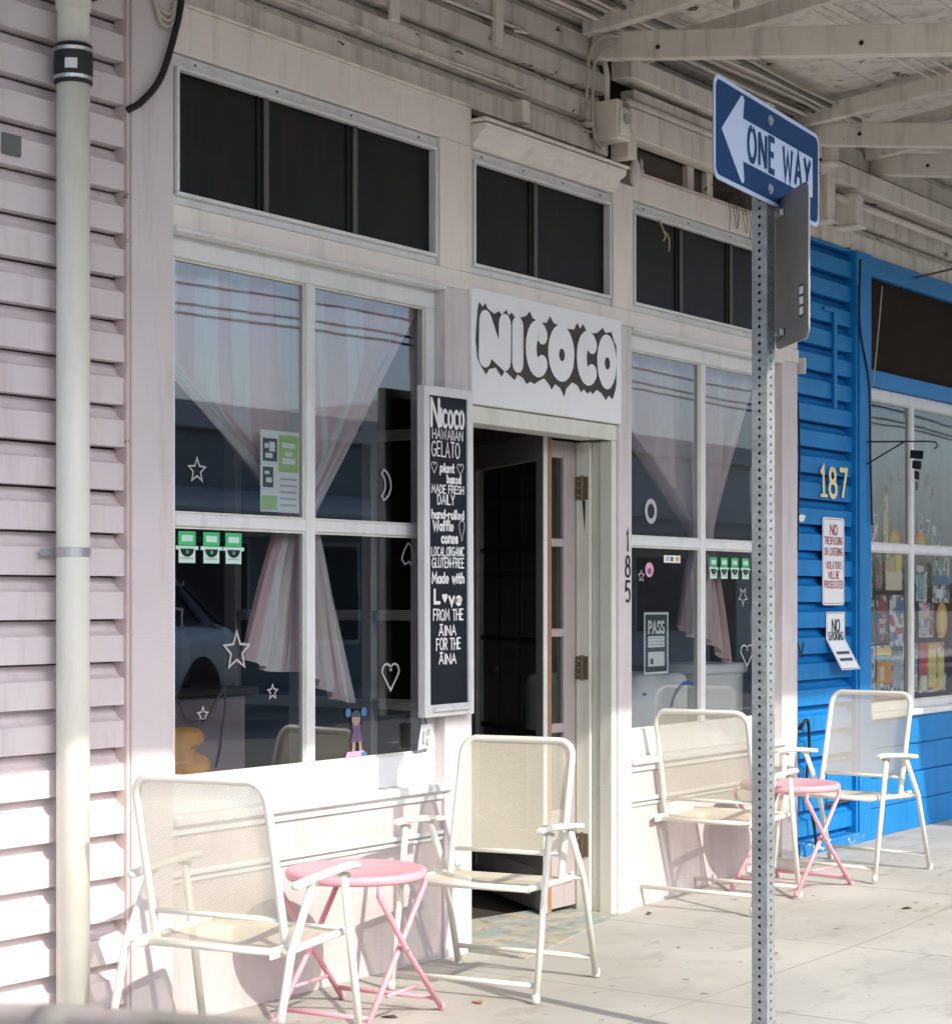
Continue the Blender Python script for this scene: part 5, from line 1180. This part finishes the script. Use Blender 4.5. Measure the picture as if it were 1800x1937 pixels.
# ================================================================== parked cars
def make_car(mat, label):
    t = thing('parked_car', label, 'car', (0, 0, 0), 0, 'parked cars')
    # stations along the length: x, half width at sill/belt, z bottom, z side top, z centre top
    ST = [(-2.20, .60, .42, .78, .80), (-2.12, .74, .30, .90, .92), (-1.8, .82, .24, .96, .985), (-1.2, .86, .22, .95, .97), (-.4, .87, .22, .94, .95), (.4, .87, .22, .935, .945), (.95, .86, .22, .925, .965), (1.5, .84, .23, .88, .93), (1.9, .79, .26, .82, .875), (2.12, .70, .32, .72, .78), (2.20, .56, .44, .62, .66)]
    mb = MB(); vs = []; fs = []; prof_n = 13
    for x, hw, zb, zs, zc in ST:
        half = [(0, zb), (hw * .8, zb), (hw * .97, zb + .08), (hw, zb + (zs - zb) * .45), (hw * .985, zs - .10), (hw * .93, zs - .02), (hw * .5, zc - (zc - zs) * .35), (0, zc)]
        ring = [(x, -y, z) for y, z in half] + [(x, y, z) for y, z in reversed(half[1:-1])]
        vs += ring
    n = len(vs) // len(ST)
    for i in range(len(ST) - 1):
        for k in range(n): fs.append((i * n + k, i * n + (k + 1) % n, (i + 1) * n + (k + 1) % n, (i + 1) * n + k))
    fs += [tuple(range(n)), tuple((len(ST) - 1) * n + k for k in range(n))[::-1]]
    b = mb.add(vs, fs).build('body', mat, t, True, world=False); s = b.modifiers.new('sub', 'SUBSURF'); s.levels = 2; s.render_levels = 2
    CB = [(-1.75, .74, .93), (-1.2, .66, 1.36), (-.55, .645, 1.46), (.05, .64, 1.44), (.45, .65, 1.30), (1.0, .72, .95)]
    gl = MB(); vs = []; 
    for x, hw, z in CB: vs += [(x, -hw - (.10 if z > 1 else .06), .92), (x, -hw, z - .06), (x, -hw * .8, z), (x, hw * .8, z), (x, hw, z - .06), (x, hw + (.10 if z > 1 else .06), .92)]
    fs = [(6 * i + k, 6 * i + k + 1, 6 * i + 7 + k, 6 * i + 6 + k) for i in range(5) for k in range(5)]
    gl.add(vs, fs).build('windows', 'car_glass', t, True, world=False)
    rf = MB(); vs = []
    for x, hw, z in CB[1:4]: vs += [(x, -hw - .01, z - .075), (x, -hw * .8, z + .006), (x, hw * .8, z + .006), (x, hw + .01, z - .075)]
    rf.add(vs, [(4 * i + k, 4 * i + k + 1, 4 * i + 5 + k, 4 * i + 4 + k) for i in range(2) for k in range(3)]).build('roof', mat, t, True, world=False, solid=.012)
    for s_ in (1, -1):
        for xa, xb in (((-1.2, .69, 1.31), (-1.75, .80, .93)), ((.05, .67, 1.39), (.98, .79, .94)), ((-.5, .68, 1.40), (-.5, .76, .93))):
            MB().beam((xa[0], s_ * xa[1], xa[2]), (xb[0], s_ * xb[1], xb[2]), .06, .03, (0, s_, .3)).build('pillar', 'car_trim', t, world=False, bevel=.006)
        for x in (-1.35, 1.35):
            wh = MB().lathe([(.20, -.10), (.30, -.10), (.325, -.07), (.325, .07), (.30, .10), (.20, .10)], (x, s_ * .76, .325), 28, 'y').build('wheel', 'tyre', t, True, world=False)
            MB().lathe([(.20, -.09), (.205, -.095), (.205, .095), (.20, .09)], (x, s_ * .76, .325), 20, 'y').build('rim', 'rim', wh, False, world=False)
        MB().ball((2.04, s_ * .56, .66), (.10, .13, .06)).build('headlight', 'lamp_glass', t, True, world=False)
        MB().ball((-2.12, s_ * .60, .76), (.06, .13, .07)).build('tail_light', 'sign_red', t, True, world=False)
        MB().ball((.62, s_ * .97, .99), (.06, .09, .06)).build('mirror', mat, t, True, world=False)
    MB().box(-2.24, -2.19, -.26, .26, .52, .64).build('number_plate', 'white_clean', t, world=False, bevel=.004)
    return t
car = make_car('car_dark', 'dark parked car whose blurred bonnet edge shows at the bottom left corner')
CARX, CARY = -.50, -3.38
car.location = (CARX, CARY, -.13); car.scale = (1, 1, 1.268)
def recolour(t, mat, label):
    t['label'] = label
    for c in t.children:
        if c.material_slots and c.material_slots[0].material.name.startswith('car_') and c.name.split('.')[0] in ('body', 'roof', 'mirror'):
            c.data = c.data.copy(); c.data.materials[0] = MAT[mat]
c2 = copytree(car); c2.location = (9.5, -12.3, -.13); c2.rotation_euler = (0, 0, math.pi); recolour(c2, 'car_silver', 'silver car parked across the street, nearer the left end, seen reflected in the shop glass')
c3 = copytree(car); c3.location = (15.5, -12.3, -.13); c3.rotation_euler = (0, 0, math.pi); recolour(c3, 'car_white', 'white car parked across the street, nearer the right end, seen reflected in the shop glass')

# ================================================================== far side of the street (mirrored in the glass)
plain('far_tan', (.42, .36, .28), .8); plain('far_grey', (.30, .31, .30), .8); plain('far_white', (.60, .58, .53), .8)
def far_shop(x0, x1, h, mat, label, awn):
    t = thing('far_shop', label, 'building', ((x0 + x1) / 2, -16.3, 0), group='shops across the street')
    box('wall', mat, t, x0 + .02, x1 - .02, -24, -16.25, -.05, h, .02); box('parapet', 'far_white', t, x0, x1, -16.24, -16.05, h - .35, h + .05, .02)
    n = int((x1 - x0) / 2.6); stp = (x1 - x0) / n
    for k in range(n):
        a = x0 + k * stp + .3; b_ = x0 + (k + 1) * stp - .3
        if k % 3 == 1: d = box('door', 'dark_wood', t, a + .5, b_ - .5, -16.24, -16.2, 0, 2.1, .01); box('pane', 'shop_black', d, a + .65, b_ - .65, -16.198, -16.19, .6, 1.9, 0)
        else:
            f_ = box('window', 'far_white', t, a, b_, -16.24, -16.19, .6, 2.3, .01); box('pane', 'shop_black', f_, a + .08, b_ - .08, -16.188, -16.18, .68, 2.22, 0)
    a_ = MB(); a_.add([(x0 + .2, -16.2, 3.0), (x1 - .2, -16.2, 3.0), (x1 - .2, -14.7, 2.6), (x0 + .2, -14.7, 2.6), (x0 + .2, -16.2, 3.06), (x1 - .2, -16.2, 3.06), (x1 - .2, -14.7, 2.66), (x0 + .2, -14.7, 2.66)], [(3, 2, 1, 0), (4, 5, 6, 7), (0, 1, 5, 4), (1, 2, 6, 5), (2, 3, 7, 6), (3, 0, 4, 7)]); a_.build('awning', awn, t)
far_shop(4, 15, 4.55, 'far_tan', 'tan flat roofed shop across the street', 'beige_beam'); far_shop(15.05, 26, 4.3, 'far_grey', 'grey flat roofed shop across the street', 'far_white')
far_shop(26.05, 40, 4.7, 'far_white', 'white flat roofed shop across the street', 'far_tan'); far_shop(-10, 3.95, 4.4, 'far_white', 'white shop opposite the parked car', 'sign_blue')
for k, x in enumerate((8.2, 24.0)):
    t = thing('utility_pole', ('nearer' if k == 0 else 'farther') + ' brown utility pole across the street', 'pole', (x, -13.7, -.02), group='utility poles')
    MB().tube([(x, -13.7, -.05), (x, -13.7, 9)], [.15, .11], 12).build('pole', 'dark_wood', t, True); box('cross_arm', 'dark_wood', t, x - .05, x + .05, -14.7, -12.7, 8.2, 8.32, .01)
for k in range(4):
    P = [(-20 + i * 6, -13.6 + k * .3, (6.1, 5.62, 5.3, 5.12)[k] - .22 * abs(math.sin((i * 6 - 28.2) / 16 * math.pi))) for i in range(14)]
    cable('power_line', ('nearest the shops', 'second from the shops', 'third from the shops', 'lowest')[k] + ' overhead power line across the street', P, .02, 'black', 'power lines', 4)

# ------------------------------------------------------------------ fallen leaves on the pavement
for k, (x, y, lb_, a) in enumerate(((7.25, -.16, 'small brown dead leaf on the pavement by the door jamb', .4), (5.33, -.62, 'crumpled brown leaf under the chair facing left', 1.1), (4.98, -.52, 'dry leaf scrap under the pink table near the pipe', 2.0), (6.72, -1.02, 'dark leaf scrap on the pavement left of the sign post', .2), (7.9, -1.05, 'small dark leaf on the pavement right of the sign post', 2.6), (8.9, -.95, 'small leaf on the pavement before the blue shop', 1.5))):
    m = MB(); c, s_ = math.cos(a), math.sin(a)
    P = [(-.028, 0, .003), (-.012, -.011, .009), (.012, -.010, .006), (.030, .002, .004), (.010, .012, .010), (-.014, .010, .005), (0, 0, .002)]
    m.add([(x + p * c - q * s_, y + p * s_ + q * c, gz(x) + r_) for p, q, r_ in P], [(6, 0, 1), (6, 1, 2), (6, 2, 3), (6, 3, 4), (6, 4, 5), (6, 5, 0)])
    tag(m.build('dead_leaf', 'bare_wood' if k % 2 else 'dark_wood', None, solid=.001), lb_, 'leaf', 'fallen leaves')
